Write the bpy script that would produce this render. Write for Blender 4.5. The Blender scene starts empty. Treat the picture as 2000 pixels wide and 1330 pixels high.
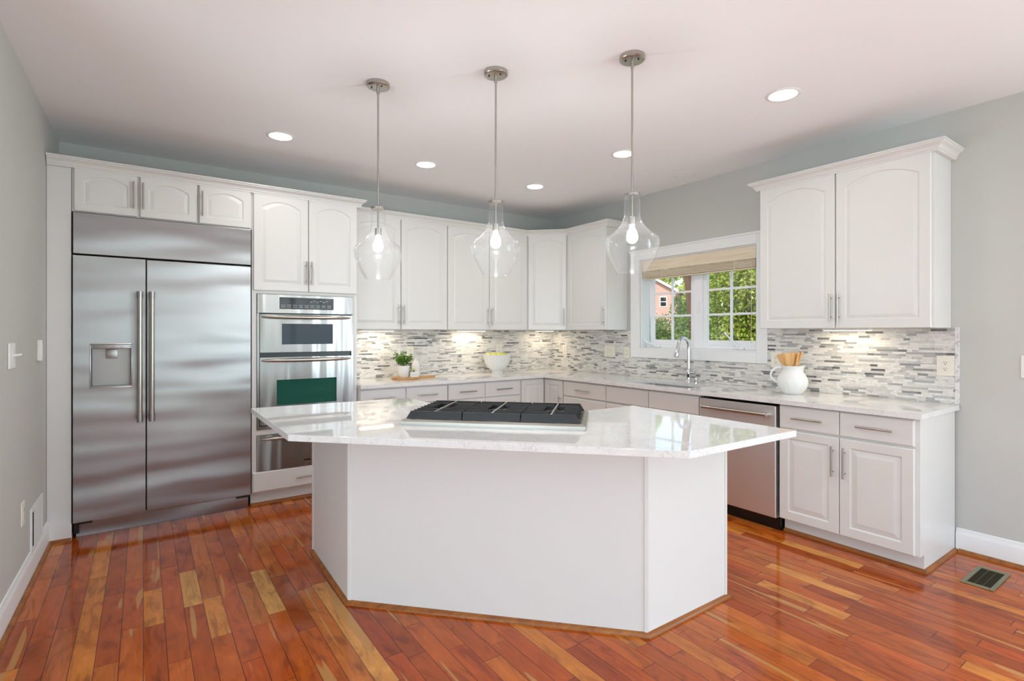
import bpy, bmesh, math, random
from mathutils import Vector, Matrix, noise
PI = math.pi
S = bpy.context.scene
COL = S.collection
# ------------------------------------------------------------------ camera, world, sun, added fill lamps, exposure
YAW = math.radians(35.1626)
cd = bpy.data.cameras.new('camera'); cam = bpy.data.objects.new('camera', cd); COL.objects.link(cam)
cam.location = (0, 0, 1.368); cam.rotation_euler = (PI/2, 0, -YAW)
cd.sensor_fit = 'HORIZONTAL'; cd.sensor_width = 36.0; cd.lens = 1022.22*36/2000; cd.shift_y = -(665-649.72)/2000
cd.clip_start = 0.02; cd.clip_end = 400
S.camera = cam
S.view_settings.view_transform = 'Standard'; S.view_settings.look = 'None'
S.view_settings.gamma = 1; S.view_settings.use_curve_mapping = False; S.view_settings.exposure = 0.30
w = bpy.data.worlds.new('sky'); S.world = w; w.use_nodes = True
wn = w.node_tree; wn.nodes.clear()
wo = wn.nodes.new('ShaderNodeOutputWorld'); wb = wn.nodes.new('ShaderNodeBackground'); sk = wn.nodes.new('ShaderNodeTexSky')
sk.sky_type = 'NISHITA'; sk.sun_disc = False; sk.sun_elevation = math.radians(50); sk.sun_rotation = math.radians(250)
wn.links.new(sk.outputs[0], wb.inputs[0]); wb.inputs[1].default_value = 0.28
wn.links.new(wb.outputs[0], wo.inputs[0])
def lamp(kind, name, loc, energy, color=(1, 1, 1), direction=None, **kw):
    d = bpy.data.lights.new(name, kind); d.energy = energy; d.color = color
    for k, v in kw.items(): setattr(d, k, v)
    o = bpy.data.objects.new(name, d); COL.objects.link(o); o.location = loc
    if direction is not None: o.rotation_euler = Vector(direction).to_track_quat('-Z', 'Y').to_euler()
    return o
lamp('SUN', 'sun', (0, 0, 20), 4.6, (1, .95, .86), (.62, .12, -.78), angle=.01)
# added fill lamps behind the camera, out of view, tilted up and tinted cool
lamp('AREA', 'fill_light_door', (2.1, -3.62, 1.2), 42, (.71, .873, 1), (0, 1, .5), shape='RECTANGLE', size=3.6, size_y=2.2)  # added lamp at the unseen door, aimed up to brighten the ceiling
lamp('AREA', 'fill_light_side', (-3.0, -.4, 1.45), 160, (.71, .873, 1), (1, .2, .5), shape='RECTANGLE', size=3.6, size_y=1.8)  # no window in this wall; added to light the left-facing cabinet and island faces
lamp('AREA', 'fill_light_nook', (4.12, -2.1, 1.5), 155, (.71, .873, 1), (-1, .12, .15), shape='RECTANGLE', size=2.2, size_y=1.8)  # no window in this wall; added to brighten the left wall

# ------------------------------------------------------------------ materials
def lin(c):
    return tuple(((x/255)/12.92 if x/255 <= .04045 else ((x/255+.055)/1.055)**2.4) for x in c)+(1,)
class NT:
    def __init__(s, name):
        s.m = bpy.data.materials.new(name); s.m.use_nodes = True; s.t = s.m.node_tree; s.t.nodes.clear()
        s.out = s.t.nodes.new('ShaderNodeOutputMaterial')
    def n(s, typ, ins=None, **kw):
        nd = s.t.nodes.new('ShaderNode'+typ)
        for k, v in kw.items(): setattr(nd, k, v)
        for k, v in (ins or {}).items(): s.set(nd, k, v)
        return nd
    def set(s, nd, k, v):
        i = nd.inputs[k]
        if isinstance(v, bpy.types.NodeSocket): s.t.links.new(v, i)
        elif isinstance(v, bpy.types.Node): s.t.links.new(v.outputs[0], i)
        else:
            if isinstance(v, tuple) and len(v) == 4 and i.type == 'VECTOR': v = v[:3]
            i.default_value = v
    def math(s, op, a, b=None, c=None, clamp=False):
        nd = s.n('Math', operation=op); nd.use_clamp = clamp
        s.set(nd, 0, a)
        if b is not None: s.set(nd, 1, b)
        if c is not None: s.set(nd, 2, c)
        return nd.outputs[0]
    def comb(s, x=0., y=0., z=0.):
        return s.n('CombineXYZ', {0: x, 1: y, 2: z}).outputs[0]
    def sep(s, v):
        nd = s.n('SeparateXYZ', {0: v}); return nd.outputs
    def ramp(s, f, stops, interp='LINEAR'):
        nd = s.n('ValToRGB'); s.set(nd, 0, f); cr = nd.color_ramp; cr.interpolation = interp
        while len(cr.elements) < len(stops): cr.elements.new(.5)
        for e, (p, c) in zip(cr.elements, stops): e.position = p; e.color = c
        return nd.outputs[0]
    def mix(s, f, a, b, blend='MIX'):
        nd = s.n('Mix', data_type='RGBA', blend_type=blend)
        s.set(nd, 0, f); s.set(nd, 6, a); s.set(nd, 7, b)
        return nd.outputs[2]
    def noise(s, vec, scale, detail=2., rough=.5, dist=0.):
        return s.n('TexNoise', {'Vector': vec, 'Scale': scale, 'Detail': detail, 'Roughness': rough, 'Distortion': dist}).outputs[0]
    def bsdf(s, col, rough=.5, metal=0., normal=None, **kw):
        p = s.n('BsdfPrincipled', {'Base Color': col, 'Roughness': rough, 'Metallic': metal})
        for k, v in kw.items(): s.set(p, k.replace('_', ' '), v)
        if normal is not None: s.set(p, 'Normal', normal)
        s.t.links.new(p.outputs[0], s.out.inputs[0]); return p
    def bump(s, h, strength, dist=.01):
        return s.n('Bump', {'Height': h, 'Strength': strength, 'Distance': dist}).outputs[0]
    def obj(s): return s.n('TexCoord').outputs['Object']
def simple(name, rgb, rough=.5, metal=0., var=.0, scale=8., bump=0., bscale=60., **kw):
    t = NT(name); co = t.obj(); c = lin(rgb)
    f = t.noise(co, scale, 3.)
    col = t.mix(f, tuple(x*(1-var) for x in c[:3])+(1,), tuple(min(1, x*(1+var)) for x in c[:3])+(1,))
    nm = t.bump(t.noise(co, bscale, 2.), bump, .002) if bump else None
    t.bsdf(col, rough, metal, nm, **kw); return t.m
M = {}
M['white'] = simple('cabinet_paint', (228, 227, 223), .32, var=.012, bump=.05)
M['ceiling'] = simple('ceiling_paint', (250, 250, 250), .9, var=.01, bump=.05, bscale=150)
M['wall'] = simple('wall_paint', (201, 201, 195), .75, var=.012, bump=.06, bscale=180)
M['trim'] = simple('trim_paint', (240, 240, 238), .35, var=.01)
M['vinyl'] = simple('window_vinyl', (243, 244, 245), .35, var=.01)
M['ivory'] = simple('ivory_plastic', (238, 233, 218), .35)
M['plastic'] = simple('white_plastic', (238, 237, 232), .35)
M['dark'] = simple('dark_slot', (28, 27, 25), .5)
M['nickel'] = simple('brushed_nickel', (182, 178, 170), .28, 1., var=.05)
M['chrome'] = simple('chrome', (215, 218, 222), .06, 1.)
M['black'] = simple('black_plastic', (14, 14, 15), .3)
M['glassblack'] = simple('black_glass', (9, 10, 12), .04)
M['iron'] = simple('cast_iron', (20, 20, 21), .42, var=.1, bump=.2, bscale=400)
M['alu'] = simple('aluminium', (170, 170, 168), .35, 1.)
M['ceramic'] = simple('white_ceramic', (232, 231, 228), .12, var=.01)
M['lemon'] = simple('lemon_skin', (206, 204, 70), .4, var=.2, scale=20, bump=.3, bscale=150)
M['stem'] = simple('herb_stem', (86, 120, 40), .6)
M['brass'] = simple('vent_metal', (150, 147, 120), .4, .8, var=.1)
M['wood_light'] = None
M['gray_text'] = simple('gray_print', (120, 120, 120), .5)
M['lightgray_text'] = simple('light_print', (190, 192, 195), .5)
M['roof'] = simple('roof_shingle', (96, 90, 86), .9, var=.2, scale=3)
M['bark'] = simple('bark', (92, 62, 44), .9, var=.35, scale=6, bump=.6, bscale=12)
M['soil'] = simple('mulch', (112, 78, 50), .95, var=.4, scale=5)
M['grass'] = simple('grass', (108, 128, 52), .95, var=.35, scale=1.5)

def mk_emit(name, rgb, strength):
    t = NT(name); e = t.n('Emission', {'Color': lin(rgb), 'Strength': strength}); t.t.links.new(e.outputs[0], t.out.inputs[0]); return t.m
M['lamp'] = mk_emit('lit_lens', (255, 250, 242), 7.)
def mk_bulb():
    t = NT('lit_bulb'); e = t.n('Emission', {'Color': lin((250, 250, 248)), 'Strength': 4.}); tr = t.n('BsdfTransparent')
    a = t.n('AddShader', {0: e.outputs[0], 1: tr.outputs[0]}); t.t.links.new(a.outputs[0], t.out.inputs[0]); return t.m
M['bulb'] = mk_bulb()
M['strip'] = mk_emit('lit_strip', (255, 236, 205), 6.)

def mk_wood(name, a, b, axis='X', sc=1.):
    t = NT(name); co = t.obj()
    sx = (3, 45, 45) if axis == 'X' else ((45, 3, 45) if axis == 'Y' else (45, 45, 3))
    v = t.n('Mapping', {'Vector': co, 'Scale': tuple(x*sc for x in sx)}).outputs[0]
    f = t.noise(v, 1., 4., .6, .6)
    col = t.ramp(f, [(.3, lin(a)), (.7, lin(b))]); t.bsdf(col, .42, 0, t.bump(f, .1, .001)); return t.m
M['board_wood'] = mk_wood('acacia_board', (160, 108, 56), (216, 172, 112), 'X')
M['spoon_wood'] = mk_wood('utensil_wood', (206, 148, 80), (232, 186, 122), 'Z')
M['blind'] = mk_wood('blind_wood', (222, 205, 176), (238, 224, 200), 'Y', .7)
M['shoe'] = mk_wood('shoe_molding_wood', (128, 72, 28), (176, 108, 48), 'X', .5)

def mk_floor():
    t = NT('jatoba_planks'); co = t.obj(); o = t.sep(co); X, Y = o[0], o[1]
    W = .0826
    u = t.math('DIVIDE', X, W); iu = t.math('FLOOR', u); fu = t.math('SUBTRACT', u, iu)
    r = t.n('TexWhiteNoise', {'W': iu}, noise_dimensions='1D'); r1 = r.outputs[0]
    r2 = t.n('TexWhiteNoise', {'W': t.math('ADD', iu, 71.3)}, noise_dimensions='1D').outputs[0]
    L = t.math('MULTIPLY_ADD', r2, .45, .55)
    v0 = t.math('ADD', t.math('DIVIDE', Y, L), t.math('MULTIPLY', r1, 31.))
    v = t.math('ADD', v0, t.math('MULTIPLY', t.math('SINE', t.math('MULTIPLY', v0, 2.1)), .25))
    iv = t.math('FLOOR', v); fv = t.math('SUBTRACT', v, iv)
    idn = t.n('TexWhiteNoise', {'Vector': t.comb(iu, iv, 3.)}, noise_dimensions='3D')
    q = idn.outputs[0]; qc = t.sep(idn.outputs[1])
    base = t.ramp(q, [(0, lin((172, 82, 24))), (.18, lin((200, 98, 31))), (.36, lin((217, 114, 38))), (.5, lin((206, 92, 29))), (.64, lin((230, 132, 45))),
                      (.80, lin((186, 83, 27))), (.935, lin((238, 152, 58))), (.98, lin((245, 171, 81))), (1, lin((242, 189, 102)))])
    gco = t.comb(t.math('ADD', t.math('MULTIPLY', X, 26.), t.math('MULTIPLY', q, 90.)), t.math('ADD', t.math('MULTIPLY', Y, 2.4), t.math('MULTIPLY', qc[1], 50.)), 0.)
    grain = t.noise(gco, 1.2, 5., .62, 1.1)
    fine = t.noise(t.comb(t.math('MULTIPLY', X, 260.), t.math('MULTIPLY', Y, 14.), q), 1., 2.)
    c1 = t.mix(t.math('MULTIPLY', grain, .8), base, t.mix(1., base, lin((196, 150, 130)), 'MULTIPLY'))
    sw = t.noise(t.comb(t.math('ADD', t.math('MULTIPLY', X, 9.), t.math('MULTIPLY', qc[0], 70.)), t.math('ADD', t.math('MULTIPLY', Y, 3.2), t.math('MULTIPLY', qc[2], 50.)), 0.), 1., 3., .55, 1.8)
    c1 = t.mix(t.ramp(sw, [(.32, (1, 1, 1, 1)), (.47, (0, 0, 0, 1))]), c1, t.mix(1., c1, (.66, .60, .60, 1), 'MULTIPLY'))
    c1 = t.mix(t.ramp(sw, [(.55, (0, 0, 0, 1)), (.75, (1, 1, 1, 1))]), c1, t.mix(1., c1, (1.25, 1.34, 1.36, 1), 'MULTIPLY'))
    dk = t.ramp(grain, [(.30, (.46, .4, .4, 1)), (.52, (1, 1, 1, 1))])
    c1 = t.mix(t.math('MULTIPLY_ADD', qc[0], .6, .35), c1, t.mix(1., c1, dk, 'MULTIPLY'))
    # pale sapwood streaks running along one edge of some boards
    sco = t.comb(t.math('ADD', t.math('MULTIPLY', X, 21.), t.math('MULTIPLY', qc[2], 60.)), t.math('MULTIPLY', Y, 1.2), t.math('MULTIPLY', q, 40.))
    sn = t.noise(sco, 1.1, 1.5, .4, .3)
    sap = t.math('MULTIPLY', t.ramp(sn, [(.645, (0, 0, 0, 1)), (.662, (1, 1, 1, 1))]), t.math('GREATER_THAN', qc[1], .35))
    c2 = t.mix(t.math('MULTIPLY', sap, .85), c1, t.mix(grain, lin((214, 160, 92)), lin((186, 122, 62))))
    c2 = t.mix(t.math('MULTIPLY', fine, .22), c2, t.mix(1., c2, (.62, .56, .5, 1), 'MULTIPLY'))
    # joints between boards
    ex = t.math('MINIMUM', fu, t.math('SUBTRACT', 1., fu)); ey = t.math('MULTIPLY', t.math('MINIMUM', fv, t.math('SUBTRACT', 1., fv)), t.math('DIVIDE', L, W))
    e = t.math('MINIMUM', ex, ey); gap = t.ramp(e, [(.010, (0, 0, 0, 1)), (.026, (1, 1, 1, 1))])
    c3 = t.mix(gap, t.mix(1., c2, (.22, .17, .15, 1), 'MULTIPLY'), c2)
    rg = t.math('MULTIPLY_ADD', t.noise(co, 6., 3.), .07, .07)
    h = t.math('ADD', t.math('MULTIPLY', gap, 1.), t.math('MULTIPLY', t.noise(t.comb(t.math('MULTIPLY', X, 12.), t.math('MULTIPLY', Y, 3.), 0.), 1., 2.), .5))
    t.bsdf(c3, rg, 0, t.bump(h, .12, .002), Specular_IOR_Level=.38); return t.m
M['floor'] = mk_floor()

def mk_mosaic(name, ax):
    t = NT(name); co = t.obj(); o = t.sep(co); h, z = o[0 if ax == 'X' else 1], o[2]
    R = .0153
    vr = t.math('DIVIDE', z, R); ir = t.math('FLOOR', vr); fr = t.math('SUBTRACT', vr, ir)
    r = t.n('TexWhiteNoise', {'W': ir}, noise_dimensions='1D').outputs[0]
    r2 = t.n('TexWhiteNoise', {'W': t.math('ADD', ir, 33.7)}, noise_dimensions='1D').outputs[0]
    L = t.math('MULTIPLY_ADD', r2, .055, .055)
    v0 = t.math('ADD', t.math('DIVIDE', h, L), t.math('MULTIPLY', r, 47.))
    v = t.math('ADD', v0, t.math('MULTIPLY', t.math('SINE', t.math('MULTIPLY', v0, 2.4)), .27))
    iv = t.math('FLOOR', v); fv = t.math('SUBTRACT', v, iv)
    wnn = t.n('TexWhiteNoise', {'Vector': t.comb(ir, iv, 7.)}, noise_dimensions='3D'); q = wnn.outputs[0]; qc = t.sep(wnn.outputs[1])
    clump = t.noise(t.comb(t.math('MULTIPLY', h, 3.), t.math('MULTIPLY', z, 5.), 0.), 1., 2.)
    qq = t.math('ADD', q, t.math('MULTIPLY', t.math('SUBTRACT', clump, .5), .35))
    base = t.ramp(qq, [(0, lin((236, 233, 227))), (.30, lin((226, 222, 216))), (.48, lin((212, 210, 206))), (.60, lin((231, 229, 225))), (.70, lin((196, 195, 193))),
                       (.81, lin((178, 178, 177))), (.895, lin((150, 150, 150))), (.95, lin((122, 122, 124))), (1, lin((98, 98, 102)))], 'CONSTANT')
    vein = t.noise(t.comb(t.math('ADD', t.math('MULTIPLY', h, 22.), t.math('MULTIPLY', q, 60.)), t.math('MULTIPLY', z, 50.), qc[2]), 1.3, 4., .6, 1.2)
    c = t.mix(t.math('MULTIPLY', t.ramp(vein, [(.36, (1, 1, 1, 1)), (.56, (0, 0, 0, 1))]), .5), base, t.mix(1., base, (.66, .65, .63, 1), 'MULTIPLY'))
    ez = t.math('MULTIPLY', t.math('MINIMUM', fr, t.math('SUBTRACT', 1., fr)), R); eh = t.math('MULTIPLY', t.math('MINIMUM', fv, t.math('SUBTRACT', 1., fv)), L)
    g = t.ramp(t.math('MULTIPLY', t.math('MINIMUM', ez, eh), 1000.), [(.35, (0, 0, 0, 1)), (.75, (1, 1, 1, 1))])
    c = t.mix(g, lin((196, 192, 185)), c)
    t.bsdf(c, t.math('MULTIPLY_ADD', qc[0], .3, .12), 0, t.bump(t.math('ADD', g, t.math('MULTIPLY', qc[1], .8)), .35, .002)); return t.m
M['mosaicX'] = mk_mosaic('linear_mosaic_back', 'X'); M['mosaicY'] = mk_mosaic('linear_mosaic_side', 'Y')

def mk_quartz():
    t = NT('white_quartz'); co = t.obj()
    w_ = t.noise(co, 3.5, 4., .6, .8); a = t.math('ABSOLUTE', t.math('SUBTRACT', w_, .5))
    vein = t.ramp(a, [(.0, (1, 1, 1, 1)), (.022, (0, 0, 0, 1))])
    w2 = t.noise(co, 17., 4., .65, 1.4); a2 = t.math('ABSOLUTE', t.math('SUBTRACT', w2, .47)); v2 = t.ramp(a2, [(0, (1, 1, 1, 1)), (.03, (0, 0, 0, 1))])
    msk = t.ramp(t.noise(co, 5., 2.), [(.45, (0, 0, 0, 1)), (.65, (1, 1, 1, 1))])
    cl = t.noise(co, 9., 3.)
    fl_ = t.ramp(t.noise(co, 70., 4., .7, .8), [(.36, (1, 1, 1, 1)), (.44, (0, 0, 0, 1))])
    base = t.mix(cl, lin((233, 232, 228)), lin((243, 242, 240)))
    c = t.mix(t.math('MULTIPLY', vein, .12), base, lin((168, 168, 166)))
    c = t.mix(t.math('MULTIPLY', t.math('MULTIPLY', v2, msk), .30), c, lin((150, 150, 148)))
    c = t.mix(t.math('MULTIPLY', fl_, .30), c, lin((172, 170, 164)))
    t.bsdf(c, .035, 0, IOR=1.55, Specular_IOR_Level=.8); return t.m
M['quartz'] = mk_quartz()

def mk_steel(name, rgb, axis, rough=.24, wave=.0, wsc=(1, 1, 1), brush=.03, aniso=.0):
    t = NT(name); co = t.obj()
    sc = {'X': (4, 900, 900), 'Z': (900, 900, 4)}[axis]
    b = t.noise(t.n('Mapping', {'Vector': co, 'Scale': sc}).outputs[0], 1., 2.)
    c = lin(rgb); col = t.mix(b, tuple(x*.94 for x in c[:3])+(1,), tuple(x*1.04 for x in c[:3])+(1,))
    n1 = t.bump(b, brush, .0006)
    if wave:
        wv = t.noise(t.n('Mapping', {'Vector': co, 'Scale': wsc}).outputs[0], 1., 1.)
        bn = t.n('Bump', {'Height': wv, 'Strength': 1., 'Distance': wave, 'Normal': n1}); n1 = bn.outputs[0]
    tg = t.n('VectorTransform', {0: ((1, 0, 0) if axis == 'Z' else (0, 0, 1))}, vector_type='VECTOR', convert_from='OBJECT', convert_to='WORLD')
    t.bsdf(col, rough, 1., n1, Anisotropic=aniso, Tangent=tg.outputs[0]); return t.m
M['fridge'] = mk_steel('fridge_steel', (166, 165, 164), 'Z', .33, .022, (1.0, 1., 4.2), .01, .75)
M['steel'] = mk_steel('oven_steel', (146, 144, 141), 'X', .25, .014, (8., 1., .8), .01, .7)
M['dw'] = mk_steel('dishwasher_steel', (230, 230, 230), 'X', .46, .013, (4., 1., .5), .01, .3)
M['steel_plain'] = mk_steel('cooktop_steel', (205, 203, 198), 'X', .2)
M['cook_steel'] = mk_steel('cooktop_tray_steel', (172, 169, 160), 'X', .38)
M['sink'] = mk_steel('sink_steel', (150, 155, 160), 'X', .28)

def mk_thinglass(name, seeds=False, tint=(1, 1, 1, 1), base=.04, haze=0.):
    t = NT(name); co = t.obj(); nm = None
    if seeds:
        vo = t.n('TexVoronoi', {'Vector': co, 'Scale': 170., 'Randomness': 1.}); d = vo.outputs['Distance']
        sel = t.math('GREATER_THAN', t.sep(vo.outputs['Color'])[0], .72)
        dot = t.math('MULTIPLY', t.math('LESS_THAN', d, .28), sel)
        nm = t.bump(t.math('ADD', t.math('MULTIPLY', dot, .5), t.math('MULTIPLY', t.noise(co, 9., 1.), .4)), .35, .002)
    lw = t.n('LayerWeight', {'Blend': .5})
    if nm is not None: t.set(lw, 'Normal', nm)
    f = t.math('MULTIPLY_ADD', t.math('POWER', lw.outputs['Facing'], 2.4), .68, base, clamp=True)
    tr = t.n('BsdfTransparent', {'Color': tint}); gl = t.n('BsdfGlossy', {'Color': (1, 1, 1, 1), 'Roughness': .02})
    if nm is not None: t.set(gl, 'Normal', nm)
    mx = t.n('MixShader', {0: f, 1: tr.outputs[0], 2: gl.outputs[0]})
    last = mx
    if haze:
        df = t.n('BsdfTranslucent', {'Color': (.95, .96, .97, 1)}); d2 = t.n('BsdfDiffuse', {'Color': (.95, .96, .97, 1)})
        ad = t.n('MixShader', {0: .5, 1: df.outputs[0], 2: d2.outputs[0]})
        hz = t.math('MULTIPLY_ADD', dot, .10, haze) if seeds else haze
        last = t.n('MixShader', {0: hz, 1: mx.outputs[0], 2: ad.outputs[0]})
    t.t.links.new(last.outputs[0], t.out.inputs[0]); return t.m
M['pane'] = mk_thinglass('window_glass', base=.03)
M['seeded'] = mk_thinglass('seeded_glass', True, (.985, .99, .99, 1), .008, .010)
def mk_ovenglass(name, rgb):
    t = NT(name); t.bsdf(lin(rgb), .05, 0, Specular_IOR_Level=.35); return t.m
M['ovenglass1'] = mk_ovenglass('microwave_glass', (34, 52, 66)); M['ovenglass2'] = mk_ovenglass('oven_glass', (30, 88, 74))  # blue-green reflection of the outdoors is put into both glass colours

def mk_leaf(name, a, b, c, sc=1.2):
    t = NT(name); co = t.obj()
    f = t.noise(co, sc, 3., .7); g = t.noise(co, 37., 1.)
    col = t.ramp(t.math('MULTIPLY_ADD', g, .5, t.math('MULTIPLY', f, .5)), [(.32, lin(a)), (.5, lin(b)), (.68, lin(c))])
    d = t.n('BsdfDiffuse', {'Color': col}); tl = t.n('BsdfTranslucent', {'Color': col})
    g_ = t.n('BsdfGlossy', {'Roughness': .35, 'Color': (.9, .9, .9, 1)})
    m1 = t.n('MixShader', {0: .42, 1: d.outputs[0], 2: tl.outputs[0]}); m2 = t.n('MixShader', {0: .05, 1: m1.outputs[0], 2: g_.outputs[0]})
    t.t.links.new(m2.outputs[0], t.out.inputs[0]); return t.m
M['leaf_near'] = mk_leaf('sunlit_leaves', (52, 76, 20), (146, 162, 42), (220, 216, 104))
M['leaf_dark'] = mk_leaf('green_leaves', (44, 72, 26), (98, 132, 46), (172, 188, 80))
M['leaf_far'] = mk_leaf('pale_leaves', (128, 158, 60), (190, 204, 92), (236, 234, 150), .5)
M['leaf_herb'] = mk_leaf('herb_leaves', (50, 90, 22), (92, 142, 34), (150, 186, 62), 30.)
def mk_brick():
    t = NT('red_brick'); co = t.obj()
    c = t.n('TexBrick', {'Vector': co, 'Color1': lin((196, 128, 112)), 'Color2': lin((178, 104, 90)), 'Mortar': lin((206, 186, 176)), 'Scale': 1.,
                         'Mortar Size': .012, 'Brick Width': .24, 'Row Height': .08})
    mp = t.n('Mapping', {'Vector': co, 'Rotation': (PI/2, 0, 0)}); t.set(c, 'Vector', mp.outputs[0])
    t.bsdf(c.outputs[0], .9); return t.m
M['brick'] = mk_brick()
def mk_mortar_marble():
    t = NT('marble_edge'); co = t.obj(); f = t.noise(co, 25., 4., .6, 1.)
    t.bsdf(t.ramp(f, [(.35, lin((190, 190, 192))), (.5, lin((232, 231, 229)))]), .2); return t.m
M['marble'] = mk_mortar_marble()

# ------------------------------------------------------------------ mesh helpers
class MB:
    def __init__(s): s.b = bmesh.new()
    def box(s, x0, y0, z0, x1, y1, z1, bev=0., rot=None, seg=2):
        if x0 > x1: x0, x1 = x1, x0
        if y0 > y1: y0, y1 = y1, y0
        if z0 > z1: z0, z1 = z1, z0
        v = [s.b.verts.new(p) for p in ((x0, y0, z0), (x1, y0, z0), (x1, y1, z0), (x0, y1, z0), (x0, y0, z1), (x1, y0, z1), (x1, y1, z1), (x0, y1, z1))]
        f = [s.b.faces.new([v[i] for i in q]) for q in ((0, 3, 2, 1), (4, 5, 6, 7), (0, 1, 5, 4), (1, 2, 6, 5), (2, 3, 7, 6), (3, 0, 4, 7))]
        if bev > 0:
            es = list({e for q in f for e in q.edges})
            r = bmesh.ops.bevel(s.b, geom=es, offset=bev, segments=seg, affect='EDGES', profile=.5)
            v = [x for x in r['verts']] if rot is not None else v
        if rot is not None:
            bmesh.ops.transform(s.b, matrix=rot, verts=v)
        return s
    def prism(s, poly, z0, z1, bev=0.):
        n = len(poly); a = [s.b.verts.new((p[0], p[1], z0)) for p in poly]; c = [s.b.verts.new((p[0], p[1], z1)) for p in poly]
        fs = [s.b.faces.new(a[::-1]), s.b.faces.new(c)]
        for i in range(n): fs.append(s.b.faces.new((a[i], a[(i+1) % n], c[(i+1) % n], c[i])))
        if bev > 0:
            es = list(set(fs[0].edges) | set(fs[1].edges)); bmesh.ops.bevel(s.b, geom=es, offset=bev, segments=2, affect='EDGES', profile=.5)
        return s
    def loops(s, L, cap0=True, cap1=True, closed=True):
        R = [[s.b.verts.new(p) for p in l] for l in L]; n = len(R[0])
        for a, c in zip(R, R[1:]):
            for i in range(n if closed else n-1):
                j = (i+1) % n
                s.b.faces.new((a[i], a[j], c[j], c[i]))
        if cap0: s.b.faces.new(R[0][::-1])
        if cap1: s.b.faces.new(R[-1])
        return s
    def lathe(s, prof, c=(0, 0, 0), n=40, cap0=True, cap1=True, flute=0, famp=0.):
        L = []
        for r, z in prof:
            L.append([(c[0]+(r*(1+(famp*math.cos(flute*2*PI*i/n) if flute else 0)))*math.cos(2*PI*i/n),
                       c[1]+(r*(1+(famp*math.cos(flute*2*PI*i/n) if flute else 0)))*math.sin(2*PI*i/n), c[2]+z) for i in range(n)])
        return s.loops(L, cap0, cap1)
    def tube(s, pts, r, n=12, caps=True):
        pts = [Vector(p) for p in pts]; m = len(pts); rs = r if isinstance(r, (list, tuple)) else [r]*m
        L = []; up = None
        for i, p in enumerate(pts):
            d = ((pts[min(i+1, m-1)]-pts[i]).normalized()+(pts[i]-pts[max(i-1, 0)]).normalized())
            d = d.normalized()
            if up is None: up = d.orthogonal().normalized()
            else: up = (up-d*up.dot(d)).normalized()
            b = d.cross(up)
            L.append([tuple(p+(up*math.cos(2*PI*k/n)+b*math.sin(2*PI*k/n))*rs[i]) for k in range(n)])
        return s.loops(L, caps, caps)
    def sweep(s, path, prof, closed=False):
        # path in plan (x, y), profile (outward, z); outward = right-hand side of the walking direction
        P = [Vector(p) for p in path]; n = len(P); L = []
        for i in range(n):
            d0 = (P[i]-P[i-1]).normalized() if (i > 0 or closed) else (P[1]-P[0]).normalized()
            d1 = (P[(i+1) % n]-P[i]).normalized() if (i < n-1 or closed) else d0
            n0 = Vector((d0.y, -d0.x)); n1 = Vector((d1.y, -d1.x)); mm = (n0+n1); mm = mm/mm.dot(n0) if mm.length > 1e-6 else n0
            L.append([(P[i].x+mm.x*o, P[i].y+mm.y*o, z) for o, z in prof])
        if closed: L.append(L[0])
        return s.loops(L, not closed, not closed)
    def add(s, verts, faces):
        v = [s.b.verts.new(p) for p in verts]
        for f in faces: s.b.faces.new([v[i] for i in f])
        return s
    def xf(s, mat): bmesh.ops.transform(s.b, matrix=mat, verts=s.b.verts[:]); return s
    def build(s, name, mat, parent=None, smooth=None, loc=None, rotz=0.):
        bmesh.ops.recalc_face_normals(s.b, faces=s.b.faces[:])
        me = bpy.data.meshes.new(name); s.b.to_mesh(me); s.b.free()
        me.materials.append(M[mat] if isinstance(mat, str) else mat)
        if smooth is not None:
            for p in me.polygons: p.use_smooth = True
            me.set_sharp_from_angle(angle=math.radians(smooth))
        o = bpy.data.objects.new(name, me); COL.objects.link(o)
        if parent is not None: o.parent = parent
        if loc is not None: o.location = loc
        if rotz: o.rotation_euler = (0, 0, rotz)
        return o
def tag(o, label, cat, group=None):
    o['label'] = label; o['category'] = cat
    if group: o['group'] = group
    return o
def thing(name, label, cat, loc=(0, 0, 0), rotz=0., group=None):
    o = bpy.data.objects.new(name, None); COL.objects.link(o); o.location = loc; o.rotation_euler = (0, 0, rotz)
    o.empty_display_size = .05
    return tag(o, label, cat, group)
def struct(o): o['kind'] = 'structure'; return o
def copy_tree(o, parent=None):
    c = o.copy(); COL.objects.link(c)
    if parent is not None: c.parent = parent
    for ch in list(o.children): copy_tree(ch, c)
    return c

# ------------------------------------------------------------------ room shell
XW, YW, ZC = 4.183, 5.058, 2.770
YN = -3.5
WY0, WY1, WZ0, WZ1 = 2.385, 3.645, 1.206, 2.11            # window opening
LW = lambda y: -.5185+.0115*(y-4)-.0                         # left wall face, very slightly out of square
struct(MB().box(-3.2, YN-.1, -.06, 4.33, YW+.15, 0).build('floor', 'floor'))
struct(MB().box(-3.2, YN-.1, ZC, 4.33, YW+.15, ZC+.12).build('ceiling', 'ceiling'))
struct(MB().box(-.75, YW, 0, 4.33, YW+.14, ZC).build('wall_back', 'wall'))
b = MB(); T = .15
b.box(XW, YN, 0, XW+T, WY0, ZC).box(XW, WY1, 0, XW+T, YW, ZC).box(XW, WY0, 0, XW+T, WY1, WZ0).box(XW, WY0, WZ1, XW+T, WY1, ZC)
struct(b.build('wall_right', 'wall'))
struct(MB().prism([(LW(2.4), 2.4), (LW(YW), YW), (LW(YW)-.14, YW), (LW(2.4)-.14, 2.4)], 0, ZC).build('wall_left', 'wall'))
b = MB(); b.box(-3.2, YN-.12, 0, .2, YN, ZC).box(4.0, YN-.12, 0, 4.183, YN, ZC).box(.2, YN-.12, 2.3, 4.0, YN, ZC)
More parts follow.
